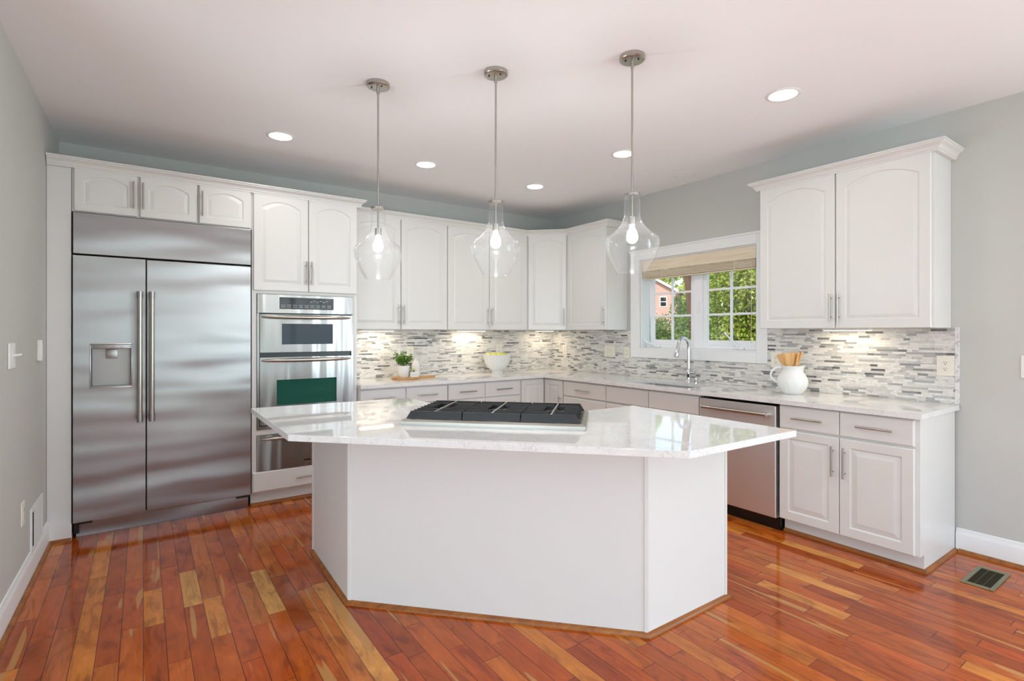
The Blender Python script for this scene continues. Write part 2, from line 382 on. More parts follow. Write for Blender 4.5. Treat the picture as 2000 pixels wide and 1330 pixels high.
struct(b.build('wall_front', 'wall'))
b = MB(); b.box(-3.2, 2.4, 0, LW(2.4)-.141, 2.54, ZC).box(-3.2, YN, 0, -3.06, 2.4, ZC)
struct(b.build('wall_side', 'wall'))
d = MB(); 
for x in (.2, 1.44, 1.5, 2.7, 2.76, 3.95): d.box(x, YN-.1, 0, x+.05, YN-.03, 2.3)
d.box(.25, YN-.1, 0, 3.95, YN-.03, .08).box(.25, YN-.1, 2.22, 3.95, YN-.03, 2.3)
door = struct(d.build('door_1', 'vinyl'))
# baseboards and the wood shoe moulding in front of them
BB = [(0, 0), (.016, 0), (.016, .105), (.012, .118), (.008, .124), (.006, .14), (0, .145)]
SH = [(.0, 0), (.019, 0), (.018, .008), (.013, .015), (.007, .019), (0, .020)]
SHB = [(.016+a, z) for a, z in SH]; SHB[0] = (.0165, 0); SHB[-1] = (.0165, .020)
def rng(path, prof, name, mat, parent=None): return MB().sweep(path, prof).build(name, mat, parent, 40)
struct(rng([(LW(4.515), 4.515), (LW(2.4), 2.4)], [(-o, z) for o, z in BB], 'baseboard_left', 'trim'))
struct(rng([(LW(4.497), 4.497), (LW(2.4), 2.4)], [(-o, z) for o, z in SHB], 'trim_1', 'shoe'))
struct(rng([(XW, 1.082), (XW, YN)], BB, 'baseboard_right', 'trim'))
struct(rng([(XW, 1.065), (XW, YN)], SHB, 'trim_2', 'shoe'))

# ------------------------------------------------------------------ window in the right wall
win = MB()
cx0, cx1 = XW-.022, XW-.001
win.box(cx0, WY0-.09, 1.114, cx1, WY0, 2.205, .003).box(cx0, WY1, 1.114, cx1, WY1+.112, 2.205, .003)
win.box(cx0, WY0, 1.114, cx1, WY1, WZ0, .003).box(cx0, WY0, WZ1, cx1, WY1, 2.205, .003)
win.box(cx0-.008, WY0-.1, 2.195, cx1, WY1+.122, 2.212, .003)
win = struct(win.build('window_1', 'trim'))
XS = XW+.085
j = MB(); t_ = .012
j.box(XW, WY0+.0005, WZ0+.0005, XW+T-.02, WY0+t_, WZ1-.0005).box(XW, WY1-t_, WZ0+.0005, XW+T-.02, WY1-.0005, WZ1-.0005)
j.box(XW, WY0+t_, WZ0+.0005, XW+T-.02, WY1-t_, WZ0+t_).box(XW, WY0+t_, WZ1-t_, XW+T-.02, WY1-t_, WZ1-.0005)
j.build('jamb', 'trim', win)
gy = [(3.10, 3.548), (2.452, 2.925)]
gz0, gz1 = 1.298, 2.02
fr = MB()
fr.box(XS-.012, 2.965, WZ0+t_, XS+.045, 3.058, WZ1-t_, .004)
fr.box(XS-.004, WY0+t_, WZ0+t_, XS+.045, WY1-t_, WZ0+t_+.03, .003).build('window_frame', 'vinyl', win)
for (a, c) in gy:
    sa = MB(); fw = .052
    sa.box(XS+.002, a-fw+.01, gz0-fw, XS+.04, a, gz1+fw, .006).box(XS+.002, c, gz0-fw, XS+.04, c+fw-.01, gz1+fw, .006)
    sa.box(XS+.002, a, gz0-fw, XS+.04, c, gz0, .006).box(XS+.002, a, gz1, XS+.04, c, gz1+fw, .006)
    s_ = sa.build('sash', 'vinyl', win)
    mu = MB(); mid = (a+c)/2
    mu.box(XS+.014, mid-.011, gz0, XS+.03, mid+.011, gz1, .002)
    for zz in (1.298+.236, 1.298+.465): mu.box(XS+.0145, a+.0005, zz-.010, XS+.0295, mid-.0112, zz+.010, .002).box(XS+.0145, mid+.0112, zz-.010, XS+.0295, c-.0005, zz+.010, .002)
    mu.build('muntins', 'vinyl', s_)
    MB().box(XS+.020, a-.005, gz0-.005, XS+.024, c+.005, gz1+.005).build('pane', 'pane', s_)
for yy, flip in ((3.50, 0), (2.60, 1)):
    c_ = MB(); c_.box(XS-.03, yy-.055, WZ0+t_+.001, XS+.0, yy+.055, WZ0+t_+.026, .006)
    if flip: c_.tube([(XS-.03, yy-.01, 1.235), (XS-.045, yy+.0, 1.25), (XS-.045, yy+.105, 1.36)], [.010, .008, .006], 8).tube([(XS-.045, yy+.10, 1.352), (XS-.047, yy+.115, 1.372)], .009, 8)
    else: c_.tube([(XS-.03, yy, 1.235), (XS-.05, yy+.02, 1.252), (XS-.05, yy+.09, 1.27), (XS-.045, yy+.12, 1.295)], [.011, .01, .008, .01], 8)
    c_.build('crank_handle', 'vinyl', win, 40)
MB().box(XS-.026, 2.998, 1.55, XS-.012, 3.014, 1.66, .005).build('latch', 'vinyl', win, 40)
# natural wood blind pulled up
bl = thing('window_blind', 'natural light wood blind pulled up inside the window above the sink', 'blind', (XW+.03, (WY0+WY1)/2, WZ1-t_))
hw = (WY1-WY0)/2-t_-.004
q = MB(); q.box(-.028, -hw, -.105, -.018, hw, -.001, .002); q.box(-.018, -hw, -.105, .0, -hw+.01, -.001).box(-.018, hw-.01, -.105, 0, hw, -.001); q.build('valance', 'blind', bl)
q = MB()
for k in range(9):
    q.box(-.016, -hw+.012, -.112-k*.0078, .032, hw-.012, -.112-k*.0078+.0052)
q.box(-.016, -hw+.012, -.190, .032, hw-.012, -.1795, .002).build('slats', 'blind', bl)
for yy in (-hw+.2, hw-.25): MB().box(-.0185, yy-.003, -.19, -.0165, yy+.003, -.10).build('ladder_tape', 'blind', bl)
MB().tube([(-.02, -hw+.045, -.1), (-.02, -hw+.045, -.5), (-.022, -hw+.047, -.82)], .0022, 6).build('pull_cord', 'blind', bl)

# ------------------------------------------------------------------ cabinetry
def door_mesh(x0, x1, z0, z1, arch=0., fr=.058, th=.02, y=0.):
    b = MB(); Mn = 16; gd, bw_ = (.0055, .020) if arch else (.009, .032)
    def loop(i, it, rise, yy):
        pts = [(x0+i, yy, z0+i), (x1-i, yy, z0+i)]
        for k in range(Mn+1):
            u = k/Mn; x = x1-i-(x1-x0-2*i)*u
            pts.append((x, yy, z1-it-rise*(abs(2*u-1)**2.0)))
        return pts
    ft = fr*.9
    b.loops([loop(0, 0, 0, y), loop(0, 0, 0, y-th+.004), loop(.004, .004, 0, y-th), loop(fr, ft, arch, y-th), loop(fr+.003, ft+.003, arch, y-th+.004),
             loop(fr+.008, ft+.008, arch, y-th+gd), loop(fr+.008+bw_, ft+.008+bw_, arch, y-th+.0012), loop(fr+.010+bw_, ft+.010+bw_, arch, y-th+.0008)])
    return b
def slab_mesh(x0, x1, z0, z1, th=.02, y=0.):
    b = MB()
    def loop(i, yy): return [(x0+i, yy, z0+i), (x1-i, yy, z0+i), (x1-i, yy, z1-i), (x0+i, yy, z1-i)]
    return b.loops([loop(0, y), loop(0, y-th+.005), loop(.006, y-th), loop(.01, y-th)])
def pull(x, z, ln, vert, parent, y=-.02, mat='nickel'):
    b = MB(); h = ln/2; r = .006; yo = y-.03
    if vert:
        b.tube([(x, yo, z-h), (x, yo, z+h)], r, 12)
        for s in (-1, 1): b.tube([(x, yo, z+s*(h-.03)), (x, y+.0002, z+s*(h-.03))], .0045, 8)
    else:
        b.tube([(x-h, yo, z), (x+h, yo, z)], r, 12)
        for s in (-1, 1): b.tube([(x+s*(h-.03), yo, z), (x+s*(h-.03), y+.0002, z)], .0045, 8)
    return b.build('handle', mat, parent, 40)
def add_door(parent, x0, x1, z0, z1, arch=0., h=None, hl=.19, fr=.058):
    d = door_mesh(x0, x1, z0, z1, arch, fr).build('door', 'white', parent)
    if h: pull(h[1], h[2], hl, True, d)
    return d
def add_drawer(parent, x0, x1, z0, z1, handle=True, hl=.19):
    d = slab_mesh(x0, x1, z0, z1).build('drawer', 'white', parent)
    if handle: pull((x0+x1)/2, (z0+z1)/2, hl, False, d)
    return d
CR = [(.0, 0), (.024, 0), (.026, .010), (.031, .013), (.033, .022), (.043, .036), (.058, .044), (.060, .050), (.068, .054), (.068, .062), (0, .062)]
def crown(path, z, parent, name='crown_molding'):
    return MB().sweep(path, [(o, z+h) for o, h in CR]).build(name, 'white', parent, 30)
UB, UT = 1.398, 2.468      # bottom and top of the wall cabinets
CRZ = 2.454
G_WALL = 'white wall cabinets'; G_BASE = 'white base cabinets'
R90 = -PI/2
UPX0 = 1.523
def upper(label, loc, rz, w_, doors, z0=UB, depth=.303, name='wall_cabinet', ztop=CRZ+.0):
    c = thing(name, label, 'cabinet', loc, rz, G_WALL)
    MB().box(0.0005, .0005, z0, w_-.0005, depth, UT).build('body', 'white', c)
    for (a, e, hs, arch) in doors:
        hx = None
        if hs == 'L': hx = a+.021
        if hs == 'R': hx = e-.021
        add_door(c, a, e, z0+.001, UT-.008, arch, ('v', hx, z0+.142) if hx else None)
    return c
# back wall, two double cabinets
xa, xb, xc = 1.523, 2.534, 3.553
upper('white double wall cabinet with arched doors next to the oven tower', (xa, 4.753, 0), 0, xb-xa, [(.006, 2.025-xa, 'R', .05), (2.033-xa, xb-xa-.004, 'L', .05)])
upper('white double wall cabinet with arched doors above the fruit bowl', (xb, 4.753, 0), 0, xc-xb, [(.004, 3.036-xb, 'R', .05), (3.043-xb, xc-xb-.005, 'L', .05)])
cc = thing('wall_cabinet', 'white diagonal corner wall cabinet with a single narrow arched door', 'cabinet', (3.553, 4.753, 0), 0, G_WALL)
MB().prism([(.0005, 0), (.3305, -.3305), (.6285, -.3305), (.6285, .303), (.0005, .303)], UB, UT).build('body', 'white', cc)
dl = .331*math.sqrt(2)
dd = door_mesh(.020, dl-.020, UB+.001, UT-.008, .045, .05).build('door', 'white', cc, None, (0, 0, 0), -PI/4)
pull(dl-.047, UB+.142, .19, True, dd)
upper('white single wall cabinet between the corner and the window, door hinged left', (3.884, 4.4215, 0), R90, 4.4215-3.819, [(.010, 4.4215-3.819-.006, 'R', .05)], depth=.297)
cr_ = tag(MB().sweep([(xa+.002, 4.7525), (3.553, 4.7525), (3.8835, 4.422), (3.8835, 3.8185), (4.1815, 3.8185)], [(o, CRZ+h) for o, h in CR]).build('crown_molding', 'white', None, 30),
          'white crown molding along the top of the cabinets in the far corner', 'molding')
# right of the window
rc = upper('large white double wall cabinet right of the window', (3.884, 2.192, 0), R90, 2.192-1.108, [(.006, 2.192-1.656, 'R', .06), (2.192-1.648, 2.192-1.108-.012, 'L', .06)], depth=.297)
crown([(.297, .0), (0.0, .0), (0, 0), ][0:0] or [(.0, .297), (0, 0), (1.084, 0), (1.084, .297)], CRZ, rc)

# tall run: filler, fridge with cabinets over it, oven tower
YT = 4.50
fl = thing('filler_panel', 'tall white filler panel between the left wall and the refrigerator', 'panel', (0, 0, 0))
lx = LW(YT)+.002
MB().prism([(lx, YT), (-.389, YT), (-.389, 5.055), (lx+.004, 5.055)], 0, UT).build('panel', 'white', fl)
MB().box(lx+.001, YT-.012, .0005, -.386, YT-.0005, .112, .002).build('base_block', 'white', fl)
MB().sweep([(lx+.018, YT-.0125), (-.388, YT-.0125)], SH).build('shoe_molding', 'shoe', fl, 40)
def tall(label, x0, x1, doors, z0, z1, hs):
    c = thing('wall_cabinet', label, 'cabinet', (x0, YT, 0), 0, G_WALL)
    MB().box(.0005, .0005, z0, x1-x0-.0005, .55, z1).build('body', 'white', c)
    for (a, e, h, arch) in doors:
        hx = a-x0+.018 if h == 'L' else e-x0-.018
        add_door(c, a-x0, e-x0, z0+.004, z1-.006, arch, ('v', hx, hs), .185, .05)
    return c
tall('low white double cabinet above the refrigerator with two arched doors', -.387, .329, [(-.374, -.036, 'R', .04), (-.018, .322, 'L', .04)], 2.172, UT, 2.318)
tall('low white single cabinet above the right end of the refrigerator', .3295, .690, [(.338, .680, 'L', .04)], 2.172, UT, 2.318)
tc = thing('oven_tower_cabinet', 'tall white oven tower cabinet with two arched doors above and a drawer below', 'cabinet', (.691, YT, 0), 0)
W_ = 1.519-.691; o1, o2 = .726-.691, 1.483-.691
q = MB(); q.box(0, 0, .112, o1-.002, .55, 1.676).box(o2+.002, 0, .112, W_, .55, 1.676).box(o1-.002, 0, .562, o2+.002, .55, .604).box(o1-.002, 0, .112, o2+.002, .55, .278)
q.box(0, 0, 1.676, W_, .55, UT).box(o1-.002, .53, .278, o2+.002, .55, 1.676)
q.build('body', 'white', tc)
MB().box(0, .065, 0, W_, .55, .1115).build('toe_kick', 'white', tc)
MB().sweep([(0.001, .0645), (W_-.001, .0645)], SH).build('shoe_molding', 'shoe', tc, 40)
add_door(tc, .010, 1.108-.691, 1.700, UT-.008, .05, ('v', 1.090-.691, 1.853), .19)
add_door(tc, 1.114-.691, W_-.006, 1.700, UT-.008, .05, ('v', 1.130-.691, 1.853), .19)
add_drawer(tc, .004, W_-.004, .122, .276)
tcr = MB().sweep([(LW(YT)+.004, YT), (1.519, YT), (1.519, 4.70)], [(o, CRZ+h) for o, h in CR]).build('crown_molding', 'white', None, 30)
tag(tcr, 'white crown molding over the refrigerator cabinets and oven tower', 'molding')

# base cabinets along the back wall and the right wall
YB, XB = 4.458, 3.575
def base(label, loc, rz, w_, doors, drawers, depth=.59, toe=True, group=G_BASE):
    c = thing('base_cabinet', label, 'cabinet', loc, rz, group)
    MB().box(.0005, .0005, .1005, w_-.0005, depth, .8835).build('body', 'white', c)
    MB().box(.0005, .062, 0, w_-.0005, depth, .1).build('toe_kick', 'white', c)
    MB().sweep([(.001, .0615), (w_-.001, .0615)], SH).build('shoe_molding', 'shoe', c, 40)
    for (a, e, h) in doors:
        hx = a+.032 if h == 'L' else e-.032
        add_door(c, a, e, .105, .708, 0., ('v', hx, .560))
    for dr in drawers: add_drawer(c, *dr)
    return c
x0 = 1.524
base('white two-drawer base cabinet beside the oven tower', (x0, YB, 0), 0, 2.381-x0, [(.006, 1.949-x0, 'R'), (1.953-x0, .851, 'L')], [(.006, 1.949-x0, .722, .868), (1.953-x0, .851, .722, .868)])
x1 = 2.381
base('white two-drawer base cabinet below the fruit bowl', (x1, YB, 0), 0, 3.243-x1, [(.004, 2.799-x1, 'R'), (2.803-x1, .853, 'L')], [(.004, 2.799-x1, .722, .868), (2.803-x1, .853, .722, .868)])
ck = thing('corner_base_cabinet', 'white corner base cabinet with two narrow doors meeting at the inside corner', 'cabinet', (3.2435, YB, 0), 0, G_BASE)
ox = XB-3.2435
MB().prism([(.0005, 0), (ox, 0), (ox, 4.134-YB), (.935, 4.134-YB), (.935, .59), (.0005, .59)], .1005, .8835).build('body', 'white', ck)
MB().prism([(.0005, .062), (ox+.062, .062), (ox+.062, 4.134-YB), (.935, 4.134-YB), (.935, .59), (.0005, .59)], 0, .1).build('toe_kick', 'white', ck)
add_door(ck, .008, ox-.024, .105, .868, 0., None, fr=.055)
dd = door_mesh(.022, 4.458-4.142, .105, .868, 0., .055).build('door', 'white', ck, None, (ox, 0, 0), R90)
pull(.29, .62, .19, True, dd)
y0 = 4.1335
base('white base cabinet with one drawer between the corner and the sink', (XB, y0, 0), R90, y0-3.520, [], [(.010, y0-3.524, .722, .868), (.010, y0-3.524, .415, .708), (.010, y0-3.524, .105, .405)])
y1 = 3.5195
sb = base('white sink base cabinet with two plain false drawer fronts under the sink', (XB, y1, 0), R90, y1-2.508, [(.004, y1-3.014, 'R'), (y1-3.008, y1-2.513, 'L')], [(.004, y1-3.014, .722, .868, False), (y1-3.008, y1-2.513, .722, .868, False)])
# carve the sink base so that the bowl hangs in open space
for ch in sb.children:
    if ch.name.startswith('body'):
        q = MB(); w_ = y1-2.508
        q.box(.0005, .0005, .1005, .018, .59, .8835).box(w_-.018, .0005, .1005, w_-.0005, .59, .8835).box(.018, .0005, .1005, w_-.018, .018, .8835).box(.018, .57, .1005, w_-.018, .59, .8835).box(.018, .018, .1005, w_-.018, .57, .12)
        me = bpy.data.meshes.new('body'); q.b.to_mesh(me); me.materials.append(M['white']); ch.data = me
y2 = 1.878
rb = base('white base cabinet at the right end of the counter, two drawers over two doors', (XB, y2, 0), R90, y2-1.085, [(.005, y2-1.4995, 'R'), (y2-1.4955, y2-1.108, 'L')], [(.005, y2-1.4995, .722, .872), (y2-1.4955, y2-1.108, .722, .872)])
for ch in rb.children:
    if ch.name.startswith('shoe'):
        q = MB().sweep([(.001, .0615), (y2-1.085, .0615), (y2-1.085, .588)], SH)
        bmesh.ops.recalc_face_normals(q.b, faces=q.b.faces[:]); me = bpy.data.meshes.new('shoe_molding'); q.b.to_mesh(me); me.materials.append(M['shoe']); ch.data = me

# ------------------------------------------------------------------ L-shaped counter, sink, faucet, backsplash
SX0, SX1, SY0, SY1 = 3.625, 4.005, 2.66, 3.33
CX, CY, CE = 3.5253, 4.4084, 1.0644
ct = MB()
ct.box(1.5215, CY, .884, 4.1815, 5.0465, .914)
ct.box(CX, CE, .884, SX0, CY, .914).box(SX1, CE, .884, 4.1715, CY, .914).box(SX0, CE, .884, SX1, SY0, .914).box(SX0, SY1, .884, SX1, CY, .914)
ct.b.verts.ensure_lookup_table(); bmesh.ops.remove_doubles(ct.b, verts=ct.b.verts[:], dist=1e-5)
tag(ct.build('countertop', 'quartz'), 'L-shaped white quartz countertop along the back and right walls', 'countertop')
bs = thing('backsplash', 'gray and white linear mosaic backsplash on the back wall behind the fruit bowl', 'backsplash', (0, 0, 0))
MB().box(1.522, 5.0475, .9145, 4.1725, YW-.0005, UB-.001).build('tiles', 'mosaicX', bs)
bs2 = thing('backsplash', 'gray and white linear mosaic backsplash on the right wall around the window', 'backsplash', (0, 0, 0))
q = MB(); bx0, bx1 = 4.1727, XW-.0005
q.box(bx0, 1.088, .9145, bx1, 5.0465, 1.1125).box(bx0, WY1+.1125, 1.1125, bx1, 5.0465, UB-.001).box(bx0, 1.088, 1.1125, bx1, WY0-.0905, UB-.001)
q.build('tiles', 'mosaicY', bs2)
MB().box(bx0-.001, CE, .9145, bx1, 1.0878, 1.402, .002).build('edge_trim', 'marble', bs2)
sk_ = thing('sink', 'undermount stainless steel sink set in the counter below the window', 'sink', ((SX0+SX1)/2, (SY0+SY1)/2, .884))
hx, hy = (SX1-SX0)/2, (SY1-SY0)/2
q = MB()
def rr(hx, hy, r, z, n=6):
    pts = []
    for (sx, sy, a0) in ((1, 1, 0), (-1, 1, PI/2), (-1, -1, PI), (1, -1, 3*PI/2)):
        for k in range(n+1):
            a = a0+PI/2*k/n; pts.append((sx*(hx-r)+r*math.cos(a), sy*(hy-r)+r*math.sin(a), z))
    return pts
q.loops([rr(hx+.022, hy+.022, .03, -.0005), rr(hx+.002, hy+.002, .03, -.0005), rr(hx-.002, hy-.002, .03, -.012), rr(hx-.008, hy-.008, .04, -.19), rr(hx-.04, hy-.04, .04, -.205)], False, True)
q.build('bowl', 'sink', sk_, 40)
MB().lathe([(.045, -.2045), (.045, -.2), (.03, -.2), (.028, -.203)], (0, 0, 0), 24).build('drain', 'chrome', sk_, 40)
fc = thing('faucet', 'chrome gooseneck pull-down faucet behind the sink', 'faucet', (4.10, 3.0, .9142))
q = MB(); q.lathe([(.028, 0), (.028, .006), (.024, .012), (.021, .05), (.026, .07), (.026, .098), (.019, .11), (.014, .115)], (0, 0, 0), 28); q.build('base', 'chrome', fc, 35)
pts = [(0, 0, .11), (0, 0, .30)]
R_ = .075
for k in range(1, 15): a = PI*k/16; pts.append((-R_+R_*math.cos(a), 0, .32+R_*1.15*math.sin(a)))
q = MB(); q.tube(pts, .0145, 16); q.build('spout', 'chrome', fc, 35)
ex, ez = pts[-1][0], pts[-1][2]
q = MB(); q.tube([(ex+.002, 0, ez+.01), (ex-.008, 0, ez-.03), (ex-.022, 0, ez-.075), (ex-.034, 0, ez-.112), (ex-.036, 0, ez-.118)], [.0148, .017, .0205, .0235, .021], 18)
q.build('spray_head', 'chrome', fc, 35)
q = MB(); q.tube([(0, 0, .084), (0, -.04, .084), (0, -.052, .084)], [.017, .017, .012], 16)
q.tube([(0, -.045, .084), (-.01, -.075, .10), (-.015, -.095, .112)], [.009, .007, .008], 12); q.build('lever', 'chrome', fc, 35)
sd = thing('soap_dispenser', 'short chrome button on the counter beside the faucet', 'dispenser', (4.085, 2.915, .9142))
MB().lathe([(.018, 0), (.018, .008), (.011, .012), (.011, .03), (.015, .034), (.015, .044), (.004, .046)], (0, 0, 0), 20).build('button', 'chrome', sd, 35)

# ------------------------------------------------------------------ dishwasher
dw = thing('dishwasher', 'stainless steel dishwasher with a bar handle right of the sink', 'dishwasher', (XB, 2.503, 0), R90)
wd = 2.503-1.884
MB().box(.004, .03, .012, wd-.004, .56, .868).build('body', 'black', dw)
q = MB(); q.box(.006, -.022, .090, wd-.012, .028, .862, .006)
dwd = q.build('door', 'dw', dw)
q = MB(); q.tube([(.05, -.062, .80), (wd-.06, -.062, .80)], .0125, 16)
q.build('handle', 'nickel', dwd, 40)
for x in (.058, wd-.068): MB().tube([(x, -.062, .80), (x, -.021, .80)], .011, 12).build('handle_mount', 'steel_plain', dwd, 40)
MB().box(.004, .04-.012, .001, wd-.003, .04, .088).build('toe_kick', 'black', dw)
MB().box(.008, -.016, .8622, wd-.014, .02, .8665).build('control_strip', 'glassblack', dw)

# ------------------------------------------------------------------ refrigerator
fg = thing('refrigerator', 'large built-in stainless steel side-by-side refrigerator with ice dispenser', 'refrigerator', (-.380, YT, 0))
FW = 1.063
MB().box(.002, .085, .02, FW-.002, .54, 2.166).build('body', 'dark', fg)
MB().box(.001, -.020, 1.891, FW-.001, .080, 2.166, .003).build('top_grille', 'fridge', fg)
gx = .386+.010
def dispenser_door():
    b = MB(); x0, x1, z0, z1 = .001, gx-.003, .112, 1.880; a0, a1, c0, c1 = .086, .318, 1.0, 1.292
    Y0, Y1 = -.020, .078
    b.box(x0, Y0, z0, a0, Y1, z1, 0).box(a1, Y0, z0, x1, Y1, z1, 0).box(a0, Y0, z0, a1, Y1, c0, 0).box(a0, Y0, c1, a1, Y1, z1, 0)
    bmesh.ops.remove_doubles(b.b, verts=b.b.verts[:], dist=1e-6)
    # drop the hidden inner faces so that the steel reads as one sheet
    kill = [f for f in b.b.faces if len([1 for g in b.b.faces if g is not f and set(v.index for v in g.verts) == set(v.index for v in f.verts)])]
    return b
ld = dispenser_door().build('door', 'fridge', fg)
rd = MB().box(gx+.003, -.020, .112, FW-.001, .078, 1.880, .004).build('door', 'fridge', fg)
for hxx, dr in ((gx-.035, ld), (gx+.034, rd)):
    q = MB(); q.tube([(hxx, -.078, .80), (hxx, -.078, 1.605)], .0155, 18); q.build('handle', 'nickel', dr, 40)
    for za, zb in ((.752, .80), (1.605, 1.653)):
        q = MB(); q.tube([(hxx, -.078, za), (hxx, -.078, zb)], .018, 18)
        q.box(hxx-.010, -.072, (za+zb)/2-.012, hxx+.010, -.0202, (za+zb)/2+.012, .003)
        q.build('handle_mount', 'alu', dr, 40)
a0, a1, c0, c1 = .086, .318, 1.0, 1.292
ds = MB()
ds.box(a0+.001, -.0225, c0-.006, a0+.006, -.004, c1+.002, .001).box(a1-.006, -.0225, c0-.006, a1-.001, -.004, c1+.002, .001).box(a0, -.0225, c0-.007, a1, -.012, c0, .001).box(a0+.001, -.0225, c1-.004, a1-.001, -.012, c1+.003, .001)
ds = ds.build('dispenser', 'steel_plain', ld, 30)
MB().box(a0+.006, -.019, c1-.034, a1-.006, .060, c1-.005, .002).build('control_panel', 'alu', ds, 30)
for k in range(5): MB().box(a0+.03+k*.045, -.0196, c1-.021, a0+.045+k*.045, -.0191, c1-.018).build('button_mark', 'gray_text', ds)
MB().box(a0+.001, .066, c0, a1-.001, .070, c1-.034).build('back_plate', 'alu', ds)
M['alu_dark'] = simple('dark_gray_liner', (92, 94, 96), .4, .5)
for xa_, xb_ in ((a0+.0062, a0+.012), (a1-.012, a1-.0062)): MB().box(xa_, -.0185, c0+.0065, xb_, .0655, c1-.0345).build('side_liner', 'alu_dark', ds)
MB().box(a0+.085, .030, c1-.10, a1-.085, .0650, c1-.036, .003).build('paddle', 'alu', ds, 30)
MB().box(a0+.007, -.010, c0+.001, a1-.007, .0650, c0+.006).build('drip_tray', 'alu', ds)
MB().box(.012, .045, .001, FW-.012, .058, .106).build('kick_plate', 'fridge', fg)
for q in (MB().box(.004, .0, .092, .10, .043, .107, .002).box(.002, .01, .03, .03, .044, .0915, .003), MB().box(FW-.10, .0, .092, FW-.004, .043, .107, .002)): q.build('hinge', 'black', fg)

# ------------------------------------------------------------------ wall oven with microwave, warming drawer
ov = thing('wall_oven', 'stainless steel double wall oven with black control display in the tall cabinet', 'oven', (.726, YT, .605))
OW = .757; OH = 1.674-.605
MB().box(.002, .004, .002, OW-.002, .50, OH-.002).build('body', 'black', ov)
q = MB(); zt = 1.522-.605
q.box(0, -.016, zt, OW, .003, OH, .003).box(0, -.012, 0, .016, .003, zt-.0005).box(OW-.016, -.012, 0, OW, .003, zt-.0005).box(.016, -.012, 0, OW-.016, .003, .026)
q.build('trim', 'steel', ov)
dp = MB().box(.162, -.0185, 1.558-.605, .588, -.0162, 1.652-.605, .001).build('display', 'glassblack', ov)
q = MB(); random.seed(4)
for i in range(9):
    xx = .175+i*.045
    for r_ in range(2):
        for k in range(3): q.box(xx+k*.011, -.0190, .968+r_*.014, xx+.008+k*.011, -.0187, .973+r_*.014)
q.build('display_marks', 'lightgray_text', dp)
q = MB()
for i in range(6): q.box(.40+i*.025, -.0190, 1.012+.008*(i % 2), .414+i*.025, -.0187, 1.017+.008*(i % 2))
q.build('display_digits', 'lightgray_text', dp)
def oven_door(z0, z1, wx0, wx1, wz0, wz1, gm, name, hz):
    b = MB(); x0, x1 = .019, OW-.019
    # bowed steel front with a recessed window
    N = 16
    xs = [x0+(x1-x0)*k/N for k in range(N+1)]; fy = lambda x: -.022-.010*math.sin(PI*(x-x0)/(x1-x0))
    def strip(xa, xb, za, zb):
        xs_ = [xa+(xb-xa)*k/8 for k in range(9)]
        b.loops([[(x, fy(x), za), (x, fy(x), zb), (x, .002, zb), (x, .002, za)] for x in xs_])
    strip(x0, wx0, z0, z1); strip(wx1, x1, z0, z1); strip(wx0, wx1, z0, wz0); strip(wx0, wx1, wz1, z1)
    dr = b.build(name, 'steel', ov, 30)
    MB().box(wx0-.003, -.020, wz0-.003, wx1+.003, -.014, wz1+.003).build('window', gm, dr)
    pts = []; rs = []
    for k in range(17):
        u = k/16; x = x0+.012+(x1-x0-.024)*u; pts.append((x, fy(x)-.004-.030*math.sin(PI*u)**.45, hz)); rs.append(.006+.010*math.sin(PI*u)**.4)
    MB().tube(pts, rs, 14).build('handle', 'nickel', dr, 50)
    return dr
oven_door(1.212-.605, 1.512-.605, .178, .578, 1.274-.605, 1.440-.605, 'ovenglass1', 'door', 1.492-.605)
oven_door(.640-.605, 1.172-.605, .140, .610, .790-.605, .992-.605, 'ovenglass2', 'door', 1.148-.605)
wdw = thing('warming_drawer', 'stainless steel warming drawer below the wall oven', 'warming drawer', (.726, YT, .279))
MB().box(.01, .022, .003, OW-.01, .50, .279).build('body', 'black', wdw)
q = MB(); xs_ = [k/16*OW for k in range(17)]
q.loops([[(x, -.010-.012*math.sin(PI*x/OW), .002), (x, -.010-.012*math.sin(PI*x/OW), .281), (x, .02, .281), (x, .02, .002)] for x in xs_])
wf = q.build('front', 'steel', wdw, 30)
pts = []; rs = []
for k in range(17):
    u = k/16; x = .03+(OW-.06)*u; pts.append((x, -.018-.034*math.sin(PI*u)**.45, .252)); rs.append(.006+.010*math.sin(PI*u)**.4)
MB().tube(pts, rs, 14).build('handle', 'nickel', wf, 50)
MB().box(.345, -.0236, .045, .40, -.0222, .055).build('badge', 'black', wf)

# ------------------------------------------------------------------ island
isl = thing('kitchen_island', 'white kitchen island base with angled front panels and wood shoe molding', 'island', (1.3, 2.3, 0))
ip = [(.866, 3.395), (.845, 2.640), (1.858, 1.573), (2.464, 1.573), (2.464, 2.17), (2.07, 2.17), (1.45, 2.82), (1.45, 3.395)]
L_ = [(x-1.3, y-2.3) for x, y in ip]
MB().prism(L_, .0, .8835).build('body', 'white', isl)
def strip_along(b, p, q_, w_, from_end, off=.004):
    p, q_ = Vector(p), Vector(q_); d_ = (q_-p).normalized(); n_ = Vector((d_.y, -d_.x))
    a = p if not from_end else q_-d_*w_; c = a+d_*w_
    n2 = n_ if (n_.dot((p+q_)/2) > 0) else -n_
    b.prism([tuple(a), tuple(c), tuple(c+n2*off), tuple(a+n2*off)], .001, .8825)
for (i, j_, e) in ((0, 1, False), (1, 2, False), (1, 2, True), (2, 3, True)):
    q = MB(); strip_along(q, L_[i], L_[j_], .016, e); q.build('corner_trim', 'white', isl)
MB().sweep([L_[0], L_[1], L_[2], L_[3], L_[4]], [(-o, z) for o, z in SH]).build('shoe_molding', 'shoe', isl, 40)
